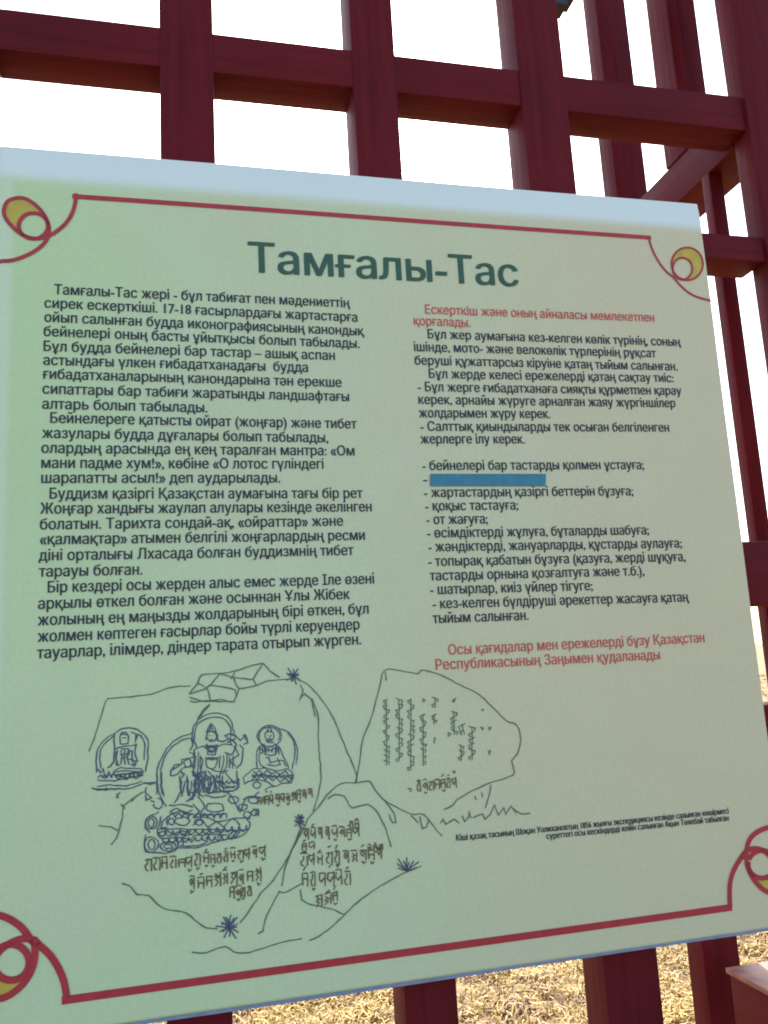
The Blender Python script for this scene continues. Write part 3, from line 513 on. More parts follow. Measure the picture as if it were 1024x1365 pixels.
FIG_MIDDLE = [[[0.0111,-0.0748],[0.0107,-0.0608],[0.0166,-0.0497],[0.0271,-0.0439],[0.0388,-0.0434],[0.0492,-0.0473],[0.0549,-0.0561],[0.0566,-0.0666]],[[0.0155,-0.0802],[0.0125,-0.0673],[0.0172,-0.0535],[0.027,-0.0484],[0.0387,-0.0473],[0.0478,-0.0518],[0.0522,-0.0598],[0.0533,-0.0664]],[[0.018,-0.0472],[0.0233,-0.0398],[0.0305,-0.0338]],[[0.0094,-0.0632],[0.001,-0.0658],[-0.0079,-0.0696],[-0.0168,-0.0778],[-0.0232,-0.0874],[-0.0271,-0.0983],[-0.0284,-0.1107],[-0.0279,-0.1256]],[[0.0074,-0.0682],[-0.0003,-0.0702],[-0.0105,-0.0758],[-0.0182,-0.084],[-0.0227,-0.0962],[-0.024,-0.1086],[-0.0229,-0.126]],[[0.0274,-0.062],[0.0281,-0.0582],[0.0314,-0.0539],[0.0352,-0.0587],[0.0365,-0.0632]],[[0.0294,-0.0615],[0.0314,-0.0571],[0.0332,-0.0617]],[[0.0254,-0.0637],[0.0281,-0.062],[0.0365,-0.0632],[0.0377,-0.0659]],[[0.0373,-0.0688],[0.0367,-0.0712],[0.0351,-0.0731],[0.0329,-0.074],[0.0305,-0.0738],[0.0284,-0.0726],[0.0269,-0.0705],[0.0264,-0.068],[0.027,-0.0656],[0.0285,-0.0638],[0.0307,-0.0628],[0.0331,-0.063],[0.0353,-0.0643],[0.0368,-0.0663],[0.0373,-0.0688]],[[0.0293,-0.0675],[0.0305,-0.0676]],[[0.0329,-0.0677],[0.0342,-0.0678]],[[0.0305,-0.0711],[0.0333,-0.0714]],[[0.0261,-0.0657],[0.0253,-0.072]],[[0.0381,-0.0666],[0.0385,-0.073]],[[0.0259,-0.0759],[0.0271,-0.0824],[0.0276,-0.0875],[0.0353,-0.0881],[0.0381,-0.0781]],[[0.0239,-0.0777],[0.0381,-0.0781]],[[0.0264,-0.0811],[0.0328,-0.0847],[0.0381,-0.0813]],[[0.0354,-0.083],[0.035,-0.0842],[0.0339,-0.0851],[0.0324,-0.0855],[0.0307,-0.0854],[0.0291,-0.0847],[0.0281,-0.0837],[0.0277,-0.0824],[0.0281,-0.0812],[0.0292,-0.0804],[0.0307,-0.0799],[0.0325,-0.0801],[0.034,-0.0807],[0.0351,-0.0818],[0.0354,-0.083]],[[0.0123,-0.0813],[0.0226,-0.0782],[0.0277,-0.0824]],[[0.0123,-0.0813],[0.0109,-0.09],[-0.0005,-0.0904],[-0.0019,-0.0953],[-0.0133,-0.1019],[-0.014,-0.1069],[-0.0058,-0.1063],[-0.0007,-0.1005],[0.0121,-0.099]],[[-0.0127,-0.102],[-0.0095,-0.096],[-0.0031,-0.0952]],[[0.0092,-0.0956],[0.0087,-0.0974],[0.0076,-0.0988],[0.006,-0.0995],[0.0042,-0.0994],[0.0025,-0.0984],[0.0014,-0.0968],[0.0011,-0.0949],[0.0015,-0.0931],[0.0026,-0.0917],[0.0043,-0.091],[0.0061,-0.0912],[0.0077,-0.0921],[0.0088,-0.0937],[0.0092,-0.0956]],[[0.0072,-0.0822],[0.0111,-0.0767],[0.0087,-0.0683]],[[0.0065,-0.0834],[0.0122,-0.0863]],[[0.0381,-0.0807],[0.0459,-0.0774],[0.0537,-0.0793],[0.0512,-0.0727],[0.0461,-0.0684],[0.0566,-0.0679],[0.063,-0.0748],[0.0697,-0.0688],[0.0721,-0.078],[0.0668,-0.0796]],[[0.0671,-0.0686],[0.0708,-0.0754]],[[0.0628,-0.0799],[0.0667,-0.0841],[0.0636,-0.1005],[0.0583,-0.1052]],[[0.0457,-0.0863],[0.0535,-0.0895],[0.0589,-0.0784],[0.0551,-0.0742],[0.0485,-0.0763]],[[0.0563,-0.0807],[0.0613,-0.0914],[0.0507,-0.0957],[0.0584,-0.1026]],[[0.0382,-0.073],[0.0447,-0.0747],[0.0512,-0.0727]],[[0.0581,-0.0712],[0.0578,-0.0724],[0.0569,-0.0734],[0.0558,-0.0738],[0.0545,-0.0737],[0.0533,-0.0731],[0.0526,-0.0721],[0.0523,-0.0708],[0.0526,-0.0696],[0.0534,-0.0687],[0.0546,-0.0682],[0.0559,-0.0683],[0.057,-0.0689],[0.0578,-0.07],[0.0581,-0.0712]],[[0.025,-0.0899],[0.0261,-0.1013],[0.0351,-0.1021],[0.0379,-0.0908]],[[0.0262,-0.0925],[0.0327,-0.0911],[0.0365,-0.0927]],[[0.0444,-0.0901],[0.0442,-0.099],[0.04,-0.1113],[0.0374,-0.1136]],[[0.0483,-0.0891],[0.0474,-0.1018],[0.0426,-0.1103]],[[0.0136,-0.0839],[0.0106,-0.1089],[0.0195,-0.1147],[0.0116,-0.129]],[[0.0174,-0.0842],[0.0157,-0.1093],[0.0222,-0.1048]],[[0.0211,-0.0908],[0.0196,-0.1046],[0.0157,-0.1143]],[[-0.0033,-0.1078],[-0.0034,-0.1202],[-0.001,-0.1279]],[[0.0043,-0.1084],[0.0048,-0.1209],[0.0066,-0.1286]],[[0.0247,-0.105],[0.0232,-0.1225],[0.0269,-0.1253],[0.0335,-0.1158],[0.0273,-0.1052]],[[0.0336,-0.1108],[0.0372,-0.1237],[0.0448,-0.1294],[0.0578,-0.128],[0.0605,-0.1231],[0.0528,-0.1174],[0.0453,-0.1067]],[[0.0583,-0.1077],[0.0592,-0.123]],[[0.0387,-0.1162],[0.0475,-0.1233],[0.0579,-0.1242]],[[0.0312,-0.1043],[0.0388,-0.1074],[0.0492,-0.107]],[[0.0372,-0.1262],[0.0269,-0.1303]],[[-0.0008,-0.108],[-0.002,-0.1029],[0.0018,-0.1069],[-0.002,-0.1104]],[[0.0094,-0.1038],[0.0144,-0.1117],[0.0208,-0.1097],[0.0118,-0.114],[0.0168,-0.1194]],[[-0.0279,-0.1028],[-0.0273,-0.1168],[-0.0245,-0.1281],[-0.0183,-0.1398]],[[-0.0229,-0.1032],[-0.0231,-0.1171],[-0.0203,-0.1285]],[[-0.0025,-0.1105],[-0.0027,-0.1245],[-0.0099,-0.1364]],[[0.0053,-0.1111],[0.0058,-0.1266],[0.0129,-0.1272],[0.01,-0.134],[0.0028,-0.1361]],[[0.0104,-0.1059],[0.0188,-0.115],[0.0143,-0.1273],[0.0043,-0.1362]],[[0.0175,-0.1064],[0.0116,-0.1187],[0.0157,-0.1289],[0.0228,-0.1323]],[[0.0218,-0.1068],[0.0303,-0.116],[0.0244,-0.1268],[0.0358,-0.1292],[0.0474,-0.1288],[0.0591,-0.1283],[0.0608,-0.1157]],[[0.0256,-0.1409],[0.024,-0.1464],[0.0326,-0.15],[0.0441,-0.1482],[0.0428,-0.1425],[0.0327,-0.1402],[0.0256,-0.1409]],[[0.0361,-0.1165],[0.0432,-0.1242],[0.0562,-0.1253]],[[0.0229,-0.1309],[0.0357,-0.1348],[0.0473,-0.133]],[[0.0099,-0.1395],[0.0169,-0.1471],[0.0125,-0.1523]],[[0.0157,-0.1317],[0.0227,-0.1435],[0.0182,-0.1514],[0.044,-0.1531]],[[0.0474,-0.1302],[0.0545,-0.1379],[0.0614,-0.1526],[0.0676,-0.139],[0.0764,-0.1369],[0.0852,-0.1391]],[[0.06,-0.1391],[0.0594,-0.1406],[0.0578,-0.1417],[0.0556,-0.1422],[0.0532,-0.142],[0.051,-0.1411],[0.0495,-0.1397],[0.049,-0.1381],[0.0495,-0.1365],[0.0511,-0.1354],[0.0533,-0.1349],[0.0558,-0.1351],[0.058,-0.136],[0.0595,-0.1374],[0.06,-0.1391]],[[0.0694,-0.148],[0.0689,-0.1495],[0.0675,-0.1506],[0.0655,-0.1512],[0.0633,-0.151],[0.0613,-0.1501],[0.0599,-0.1487],[0.0595,-0.1471],[0.06,-0.1455],[0.0614,-0.1444],[0.0634,-0.1438],[0.0656,-0.144],[0.0676,-0.1449],[0.0689,-0.1463],[0.0694,-0.148]],[[0.0822,-0.1417],[0.0816,-0.1431],[0.0799,-0.1442],[0.0775,-0.1446],[0.0749,-0.1444],[0.0726,-0.1435],[0.071,-0.1422],[0.0705,-0.1407],[0.0711,-0.1393],[0.0727,-0.1382],[0.0751,-0.1378],[0.0777,-0.138],[0.08,-0.1389],[0.0816,-0.1402],[0.0822,-0.1417]],[[0.0737,-0.1565],[0.0732,-0.1578],[0.072,-0.1588],[0.0702,-0.1592],[0.0683,-0.1591],[0.0665,-0.1583],[0.0654,-0.1571],[0.065,-0.1557],[0.0654,-0.1544],[0.0667,-0.1535],[0.0684,-0.153],[0.0704,-0.1532],[0.0721,-0.154],[0.0733,-0.1551],[0.0737,-0.1565]],[[0.0812,-0.1551],[0.0808,-0.1564],[0.0797,-0.1574],[0.0782,-0.1579],[0.0765,-0.1577],[0.075,-0.157],[0.074,-0.1558],[0.0736,-0.1544],[0.074,-0.1531],[0.0751,-0.1521],[0.0766,-0.1517],[0.0783,-0.1518],[0.0798,-0.1525],[0.0809,-0.1537],[0.0812,-0.1551]],[[0.076,-0.1511],[0.0819,-0.1516],[0.0817,-0.1587]],[[0.079,-0.1514],[0.0791,-0.1584]],[[-0.0155,-0.1387],[-0.0014,-0.1385],[0.0099,-0.1423]],[[-0.0156,-0.1456],[-0.0071,-0.1422],[0.0013,-0.1485],[0.0098,-0.1451]],[[-0.0149,-0.1484],[-0.0015,-0.1455],[0.0083,-0.1505]],[[-0.0156,-0.1497],[-0.0227,-0.1559],[-0.0241,-0.1613],[-0.0171,-0.1613]],[[-0.0184,-0.1508],[-0.0171,-0.1592]],[[0.0065,-0.1573],[0.0057,-0.1591],[0.0034,-0.1605],[0.0001,-0.161],[-0.0035,-0.1607],[-0.0068,-0.1595],[-0.009,-0.1578],[-0.0098,-0.1558],[-0.009,-0.1539],[-0.0067,-0.1526],[-0.0034,-0.1521],[0.0002,-0.1524],[0.0035,-0.1535],[0.0057,-0.1553],[0.0065,-0.1573]],[[-0.0098,-0.156],[-0.0101,-0.1576],[-0.011,-0.1587],[-0.0122,-0.1593],[-0.0136,-0.1592],[-0.0148,-0.1584],[-0.0157,-0.1571],[-0.016,-0.1555],[-0.0156,-0.1539],[-0.0148,-0.1528],[-0.0135,-0.1522],[-0.0122,-0.1523],[-0.0109,-0.1531],[-0.0101,-0.1545],[-0.0098,-0.156]],[[0.0097,-0.1534],[0.0267,-0.155],[0.0352,-0.16],[0.0468,-0.1597],[0.0613,-0.1582],[0.0729,-0.1607]],[[0.0096,-0.1617],[0.0182,-0.1556],[0.0266,-0.1647],[0.0352,-0.16],[0.0437,-0.1664],[0.0526,-0.1588],[0.0611,-0.1666]],[[0.02,-0.1592],[0.0196,-0.1607],[0.0184,-0.1617],[0.0168,-0.1622],[0.0151,-0.162],[0.0135,-0.1612],[0.0124,-0.16],[0.012,-0.1585],[0.0124,-0.1571],[0.0136,-0.156],[0.0152,-0.1556],[0.0169,-0.1557],[0.0185,-0.1565],[0.0196,-0.1578],[0.02,-0.1592]],[[-0.0283,-0.1623],[-0.0102,-0.1633],[0.0095,-0.1659],[0.0351,-0.1683],[0.0552,-0.1716],[0.0697,-0.1716]],[[-0.0283,-0.1636],[-0.0242,-0.1722],[-0.0088,-0.1724],[0.008,-0.1768],[0.0108,-0.1729],[0.0264,-0.173],[0.0464,-0.175]],[[-0.0276,-0.1664],[-0.0172,-0.1647],[-0.0116,-0.1694],[-0.0018,-0.1662],[0.008,-0.1713]],[[-0.0032,-0.1715],[0.0081,-0.1671]],[[-0.0033,-0.1743],[0.008,-0.1706]],[[0.0237,-0.1672],[0.0293,-0.1705],[0.0235,-0.1769]],[[0.035,-0.1711],[0.0408,-0.1716],[0.0364,-0.1768]],[[0.0478,-0.1765],[0.0552,-0.1702]],[[0.0506,-0.1795],[0.058,-0.1719]],[[0.055,-0.18],[0.0609,-0.1722]],[[-0.0062,-0.1836],[0.0163,-0.1855],[0.0291,-0.1819],[0.0463,-0.1798],[0.0579,-0.1789],[0.0696,-0.173],[0.072,-0.1648],[0.0685,-0.1603]],[[-0.0048,-0.1817],[0.0149,-0.1836],[0.0263,-0.1799]],[[-0.0005,-0.1773],[-0.002,-0.1826]],[[-0.0269,-0.13],[-0.0254,-0.1305],[-0.024,-0.1315],[-0.0229,-0.133],[-0.0223,-0.1347],[-0.0223,-0.1366],[-0.0227,-0.1383],[-0.0236,-0.1398],[-0.0249,-0.1407],[-0.0265,-0.1411],[-0.0281,-0.1408],[-0.0295,-0.14],[-0.0307,-0.1387],[-0.0315,-0.137],[-0.0317,-0.1351]],[[-0.0282,-0.1552],[-0.0289,-0.1581],[-0.0306,-0.1603],[-0.0331,-0.1614],[-0.0359,-0.1611],[-0.0384,-0.1595],[-0.0401,-0.157],[-0.0407,-0.154],[-0.0401,-0.1511],[-0.0383,-0.1488],[-0.0358,-0.1478],[-0.033,-0.148],[-0.0305,-0.1496],[-0.0288,-0.1521],[-0.0282,-0.1552]],[[-0.031,-0.1552],[-0.0313,-0.157],[-0.0323,-0.1585],[-0.0336,-0.1592],[-0.0351,-0.1591],[-0.0364,-0.1581],[-0.0373,-0.1565],[-0.0376,-0.1545],[-0.0373,-0.1527],[-0.0364,-0.1512],[-0.035,-0.1505],[-0.0336,-0.1506],[-0.0322,-0.1516],[-0.0313,-0.1532],[-0.031,-0.1552]],[[-0.0267,-0.1781],[-0.0275,-0.1815],[-0.0296,-0.184],[-0.0326,-0.1852],[-0.0359,-0.1849],[-0.0388,-0.1831],[-0.0409,-0.1801],[-0.0416,-0.1766],[-0.0409,-0.1733],[-0.0388,-0.1708],[-0.0358,-0.1695],[-0.0325,-0.1699],[-0.0295,-0.1717],[-0.0274,-0.1746],[-0.0267,-0.1781]],[[-0.0303,-0.1778],[-0.0307,-0.1801],[-0.0317,-0.1819],[-0.0331,-0.1828],[-0.0347,-0.1826],[-0.0362,-0.1814],[-0.0371,-0.1794],[-0.0375,-0.1771],[-0.0371,-0.1747],[-0.0361,-0.1729],[-0.0347,-0.172],[-0.0331,-0.1722],[-0.0316,-0.1734],[-0.0307,-0.1754],[-0.0303,-0.1778]],[[-0.008,-0.182],[-0.0089,-0.184],[-0.0113,-0.1853],[-0.0147,-0.1859],[-0.0186,-0.1855],[-0.022,-0.1843],[-0.0244,-0.1824],[-0.0252,-0.1803],[-0.0243,-0.1784],[-0.0219,-0.177],[-0.0185,-0.1765],[-0.0146,-0.1768],[-0.0112,-0.1781],[-0.0088,-0.1799],[-0.008,-0.182]],[[-0.0119,-0.1816],[-0.0124,-0.1824],[-0.0137,-0.183],[-0.0156,-0.1831],[-0.0177,-0.1829],[-0.0196,-0.1824],[-0.0209,-0.1816],[-0.0213,-0.1807],[-0.0209,-0.1799],[-0.0195,-0.1794],[-0.0176,-0.1792],[-0.0155,-0.1794],[-0.0136,-0.18],[-0.0123,-0.1808],[-0.0119,-0.1816]],[[-0.0254,-0.1447],[-0.0379,-0.149],[-0.0407,-0.1597],[-0.0352,-0.165]],[[-0.0408,-0.1842],[-0.0298,-0.1862],[-0.016,-0.1874],[-0.0062,-0.1836],[-0.0075,-0.1739]],[[-0.0394,-0.1667],[-0.0419,-0.1759],[-0.0408,-0.1842]],[[-0.024,-0.1489],[-0.0255,-0.1584],[-0.0283,-0.1623]],[[-0.0419,-0.1121],[-0.0349,-0.1147],[-0.0293,-0.1124]],[[-0.0391,-0.1172],[-0.0405,-0.1226],[-0.0336,-0.1287],[-0.0392,-0.131],[-0.0406,-0.1254]],[[-0.035,-0.1314],[-0.0309,-0.1331]],[[-0.0269,-0.1645],[-0.0258,-0.1685],[-0.0231,-0.1703],[-0.0203,-0.1687],[-0.0191,-0.1647]],[[-0.0191,-0.1647],[-0.018,-0.1687],[-0.0153,-0.1706],[-0.0125,-0.1689],[-0.0113,-0.1649]],[[-0.0113,-0.1649],[-0.0102,-0.169],[-0.0075,-0.1708],[-0.0047,-0.1692],[-0.0035,-0.1652]],[[-0.0035,-0.1652],[-0.0024,-0.1692],[0.0003,-0.171],[0.0031,-0.1694],[0.0043,-0.1654]],[[0.0043,-0.1654],[0.0055,-0.1695],[0.0082,-0.1713],[0.011,-0.1696],[0.0122,-0.1656]],[[0.0122,-0.1656],[0.0134,-0.1697],[0.0161,-0.1715],[0.0189,-0.1699],[0.0201,-0.1659]],[[0.0201,-0.1659],[0.0213,-0.17],[0.024,-0.1718],[0.0268,-0.1701],[0.0281,-0.1661]],[[0.0281,-0.1661],[0.0292,-0.1702],[0.032,-0.172],[0.0348,-0.1704],[0.0361,-0.1663]],[[0.0361,-0.1663],[0.0372,-0.1704],[0.04,-0.1723],[0.0428,-0.1706],[0.0441,-0.1666]],[[0.0441,-0.1666],[0.0452,-0.1707],[0.048,-0.1725],[0.0508,-0.1709],[0.0521,-0.1668]],[[0.0521,-0.1668],[0.0532,-0.1709],[0.056,-0.1728],[0.0589,-0.1711],[0.0602,-0.167]],[[0.0602,-0.167],[0.0613,-0.1712],[0.0641,-0.173],[0.067,-0.1714],[0.0683,-0.1673]],[[-0.0228,-0.1724],[-0.0218,-0.1759],[-0.0194,-0.1774],[-0.0169,-0.1761],[-0.0158,-0.1727]],[[-0.0158,-0.1727],[-0.0148,-0.1762],[-0.0124,-0.1778],[-0.0099,-0.1764],[-0.0089,-0.173]],[[-0.0089,-0.173],[-0.0078,-0.1765],[-0.0054,-0.1781],[-0.0029,-0.1767],[-0.0019,-0.1733]],[[-0.0019,-0.1733],[-0.0008,-0.1768],[0.0016,-0.1784],[0.0041,-0.177],[0.0052,-0.1736]],[[0.0052,-0.1736],[0.0062,-0.1771],[0.0086,-0.1787],[0.0111,-0.1773],[0.0122,-0.1739]],[[0.0122,-0.1739],[0.0132,-0.1774],[0.0157,-0.179],[0.0182,-0.1776],[0.0193,-0.1742]],[[0.0193,-0.1742],[0.0203,-0.1777],[0.0228,-0.1793],[0.0253,-0.178],[0.0264,-0.1745]],[[0.0264,-0.1745],[0.0274,-0.1781],[0.0299,-0.1797],[0.0324,-0.1783],[0.0335,-0.1749]],[[0.0335,-0.1749],[0.0345,-0.1784],[0.037,-0.18],[0.0395,-0.1786],[0.0407,-0.1752]],[[0.0407,-0.1752],[0.0417,-0.1787],[0.0442,-0.1803],[0.0467,-0.1789],[0.0479,-0.1755]],[[0.0479,-0.1755],[0.0489,-0.179],[0.0513,-0.1806],[0.0539,-0.1792],[0.0551,-0.1758]],[[-0.0156,-0.1518],[-0.0146,-0.1484],[-0.0122,-0.1471],[-0.0098,-0.1488],[-0.0088,-0.1524]],[[-0.0088,-0.1524],[-0.0077,-0.149],[-0.0053,-0.1478],[-0.0029,-0.1495],[-0.0019,-0.1531]],[[-0.0019,-0.1531],[-0.0008,-0.1497],[0.0016,-0.1484],[0.004,-0.1501],[0.005,-0.1537]],[[0.005,-0.1537],[0.0061,-0.1503],[0.0085,-0.149],[0.0109,-0.1507],[0.0119,-0.1543]],[[0.0119,-0.1543],[0.013,-0.1509],[0.0154,-0.1497],[0.0178,-0.1514],[0.0188,-0.155]],[[0.0188,-0.155],[0.0199,-0.1516],[0.0224,-0.1503],[0.0248,-0.152],[0.0258,-0.1556]],[[0.0258,-0.1556],[0.0269,-0.1522],[0.0294,-0.1509],[0.0318,-0.1527],[0.0328,-0.1563]],[[0.0328,-0.1563],[0.0339,-0.1528],[0.0364,-0.1516],[0.0388,-0.1533],[0.0398,-0.1569]],[[0.0398,-0.1569],[0.0409,-0.1535],[0.0434,-0.1522],[0.0458,-0.1539],[0.0468,-0.1576]],[[0.0252,-0.0778],[0.0256,-0.0792],[0.0265,-0.0799],[0.0275,-0.0794],[0.0279,-0.078]],[[0.0279,-0.078],[0.0283,-0.0794],[0.0292,-0.0801],[0.0302,-0.0796],[0.0306,-0.0782]],[[0.0306,-0.0782],[0.031,-0.0796],[0.0319,-0.0803],[0.0329,-0.0798],[0.0333,-0.0784]],[[0.0333,-0.0784],[0.0337,-0.0798],[0.0346,-0.0805],[0.0356,-0.08],[0.036,-0.0786]],[[0.036,-0.0786],[0.0364,-0.0801],[0.0373,-0.0807],[0.0383,-0.0802],[0.0387,-0.0788]],[[0.0256,-0.0905],[0.0261,-0.0922],[0.0271,-0.0929],[0.0282,-0.0923],[0.0287,-0.0908]],[[0.0287,-0.0908],[0.0291,-0.0924],[0.0302,-0.0932],[0.0312,-0.0926],[0.0317,-0.091]],[[0.0317,-0.091],[0.0322,-0.0926],[0.0332,-0.0934],[0.0343,-0.0928],[0.0348,-0.0912]],[[0.0348,-0.0912],[0.0352,-0.0929],[0.0363,-0.0936],[0.0374,-0.093],[0.0379,-0.0915]],[[0.0374,-0.1161],[0.0381,-0.1188],[0.0399,-0.1201],[0.0417,-0.1192],[0.0425,-0.1166]],[[0.0425,-0.1166],[0.0432,-0.1193],[0.045,-0.1206],[0.0468,-0.1196],[0.0477,-0.117]],[[0.0477,-0.117],[0.0484,-0.1197],[0.0502,-0.121],[0.052,-0.12],[0.0528,-0.1174]],[[0.0528,-0.1174],[0.0536,-0.1201],[0.0553,-0.1214],[0.0572,-0.1204],[0.058,-0.1179]],[[0.012,-0.104],[0.0125,-0.1068],[0.0138,-0.1086],[0.0152,-0.1083],[0.0158,-0.1062]],[[0.0158,-0.1062],[0.0163,-0.109],[0.0176,-0.1108],[0.019,-0.1105],[0.0196,-0.1084]],[[0.0196,-0.1084],[0.0201,-0.1112],[0.0214,-0.113],[0.0228,-0.1127],[0.0234,-0.1106]],[[0.0234,-0.1106],[0.0239,-0.1134],[0.0252,-0.1152],[0.0266,-0.1149],[0.0272,-0.1128]],[[0.0132,-0.1091],[0.0137,-0.1167],[0.0127,-0.1278]],[[0.0165,-0.1094],[0.0175,-0.117],[0.0167,-0.1282]],[[0.0198,-0.1097],[0.0211,-0.1173],[0.0214,-0.1286]],[[0.0231,-0.1099],[0.0212,-0.1173],[0.0242,-0.1288]],[[0.0264,-0.1102],[0.0276,-0.1178],[0.0257,-0.129]],[[0.0298,-0.1105],[0.0304,-0.1181],[0.0275,-0.1291]],[[0.0331,-0.1107],[0.0348,-0.1184],[0.0317,-0.1295]],[[0.0364,-0.111],[0.0349,-0.1185],[0.0367,-0.1299]],[[0.0398,-0.1113],[0.0398,-0.1189],[0.039,-0.1301]],[[0.0431,-0.1116],[0.0427,-0.1191],[0.0448,-0.1306]],[[-0.0011,-0.1134],[-0.0035,-0.1202],[-0.0005,-0.1302]],[[0.0023,-0.1137],[0.0012,-0.1206],[-0.0022,-0.1301]],[[0.0057,-0.1139],[0.0043,-0.1209],[0.0049,-0.1307]],[[0.0091,-0.1142],[0.0083,-0.1212],[0.0062,-0.1308]],[[0.0125,-0.1145],[0.0127,-0.1216],[0.0094,-0.1311]],[[0.016,-0.1148],[0.0133,-0.1216],[0.0126,-0.1314]],[[0.0194,-0.1151],[0.0201,-0.1222],[0.016,-0.1317]],[[0.0141,-0.0877],[0.0133,-0.094],[0.0121,-0.1015]],[[0.0199,-0.0882],[0.0185,-0.0944],[0.0186,-0.102]],[[0.0405,-0.0898],[0.0398,-0.0961],[0.039,-0.1036]],[[0.0515,-0.0906],[0.0507,-0.0969],[0.0505,-0.1046]],[[0.0554,-0.0909],[0.0552,-0.0973],[0.054,-0.1048]]]
SCRIPT_ROWS = [[[-0.0413,-0.2038],[0.0198,-0.2043],0.013265306122448979,7],[[0.0205,-0.2037],[0.0496,-0.2032],0.013265306122448979,4],[[0.0496,-0.2018],[0.0896,-0.2023],0.013265306122448979,5],[[0.0051,-0.2277],[0.0851,-0.2266],0.015306122448979591,9],[[0.048,-0.2411],[0.0736,-0.2415],0.013265306122448979,4],[[0.1316,-0.1886],[0.1964,-0.1912],0.013265306122448979,8],[[0.1843,-0.1813],[0.1969,-0.181],0.00816326530612245,2],[[0.1268,-0.2161],[0.2239,-0.2182],0.015306122448979591,10],[[0.1278,-0.2394],[0.1853,-0.241],0.0163265306122449,6],[[0.142,-0.2622],[0.171,-0.2559],0.013265306122448979,3],[[0.1293,-0.2003],[0.1446,-0.1993],0.00816326530612245,2],[[0.2046,-0.2078],[0.2244,-0.208],0.00816326530612245,3],[[0.0884,-0.1475],[0.1438,-0.1439],0.011224489795918367,9],[[0.2669,-0.1488],[0.3177,-0.1464],0.014285714285714285,7],[[0.0807,-0.1468],[0.0916,-0.1454],0.00816326530612245,2]]
SCRIPT_COLUMNS = [[[0.2359,-0.0393],[0.2316,-0.1155],0.004081632653061225,13],[[0.2516,-0.0403],[0.2473,-0.1124],0.004591836734693878,13],[[0.2659,-0.0412],[0.2607,-0.1236],0.004591836734693878,14],[[0.2811,-0.0421],[0.2808,-0.0466],0.003061224489795918,1],[[0.2799,-0.0601],[0.276,-0.1196],0.004081632653061225,9],[[0.2963,-0.0416],[0.2954,-0.0536],0.004591836734693878,2],[[0.294,-0.061],[0.2925,-0.0729],0.0035714285714285713,2],[[0.2921,-0.0878],[0.2916,-0.0951],0.001530612244897959,1],[[0.3098,-0.0831],[0.3094,-0.089],0.003061224489795918,1],[[0.3204,-0.0446],[0.32,-0.0491],0.003061224489795918,1],[[0.3186,-0.0596],[0.3173,-0.0866],0.004591836734693878,5],[[0.3272,-0.0753],[0.3302,-0.0875],0.00510204081632653,2],[[0.3248,-0.0991],[0.3234,-0.1174],0.004081632653061225,3],[[0.34,-0.0786],[0.337,-0.1179],0.004591836734693878,6],[[0.3541,-0.0589],[0.354,-0.0604],0.002551020408163265,1],[[0.3523,-0.0806],[0.3522,-0.083],0.002551020408163265,1],[[0.3619,-0.0807],[0.3615,-0.0852],0.002551020408163265,1],[[0.3597,-0.1077],[0.3592,-0.1136],0.0020408163265306124,1],[[0.3127,-0.1278],[0.3125,-0.1307],0.003061224489795918,1],[[0.2563,-0.143],[0.2562,-0.145],0.004081632653061225,1]]
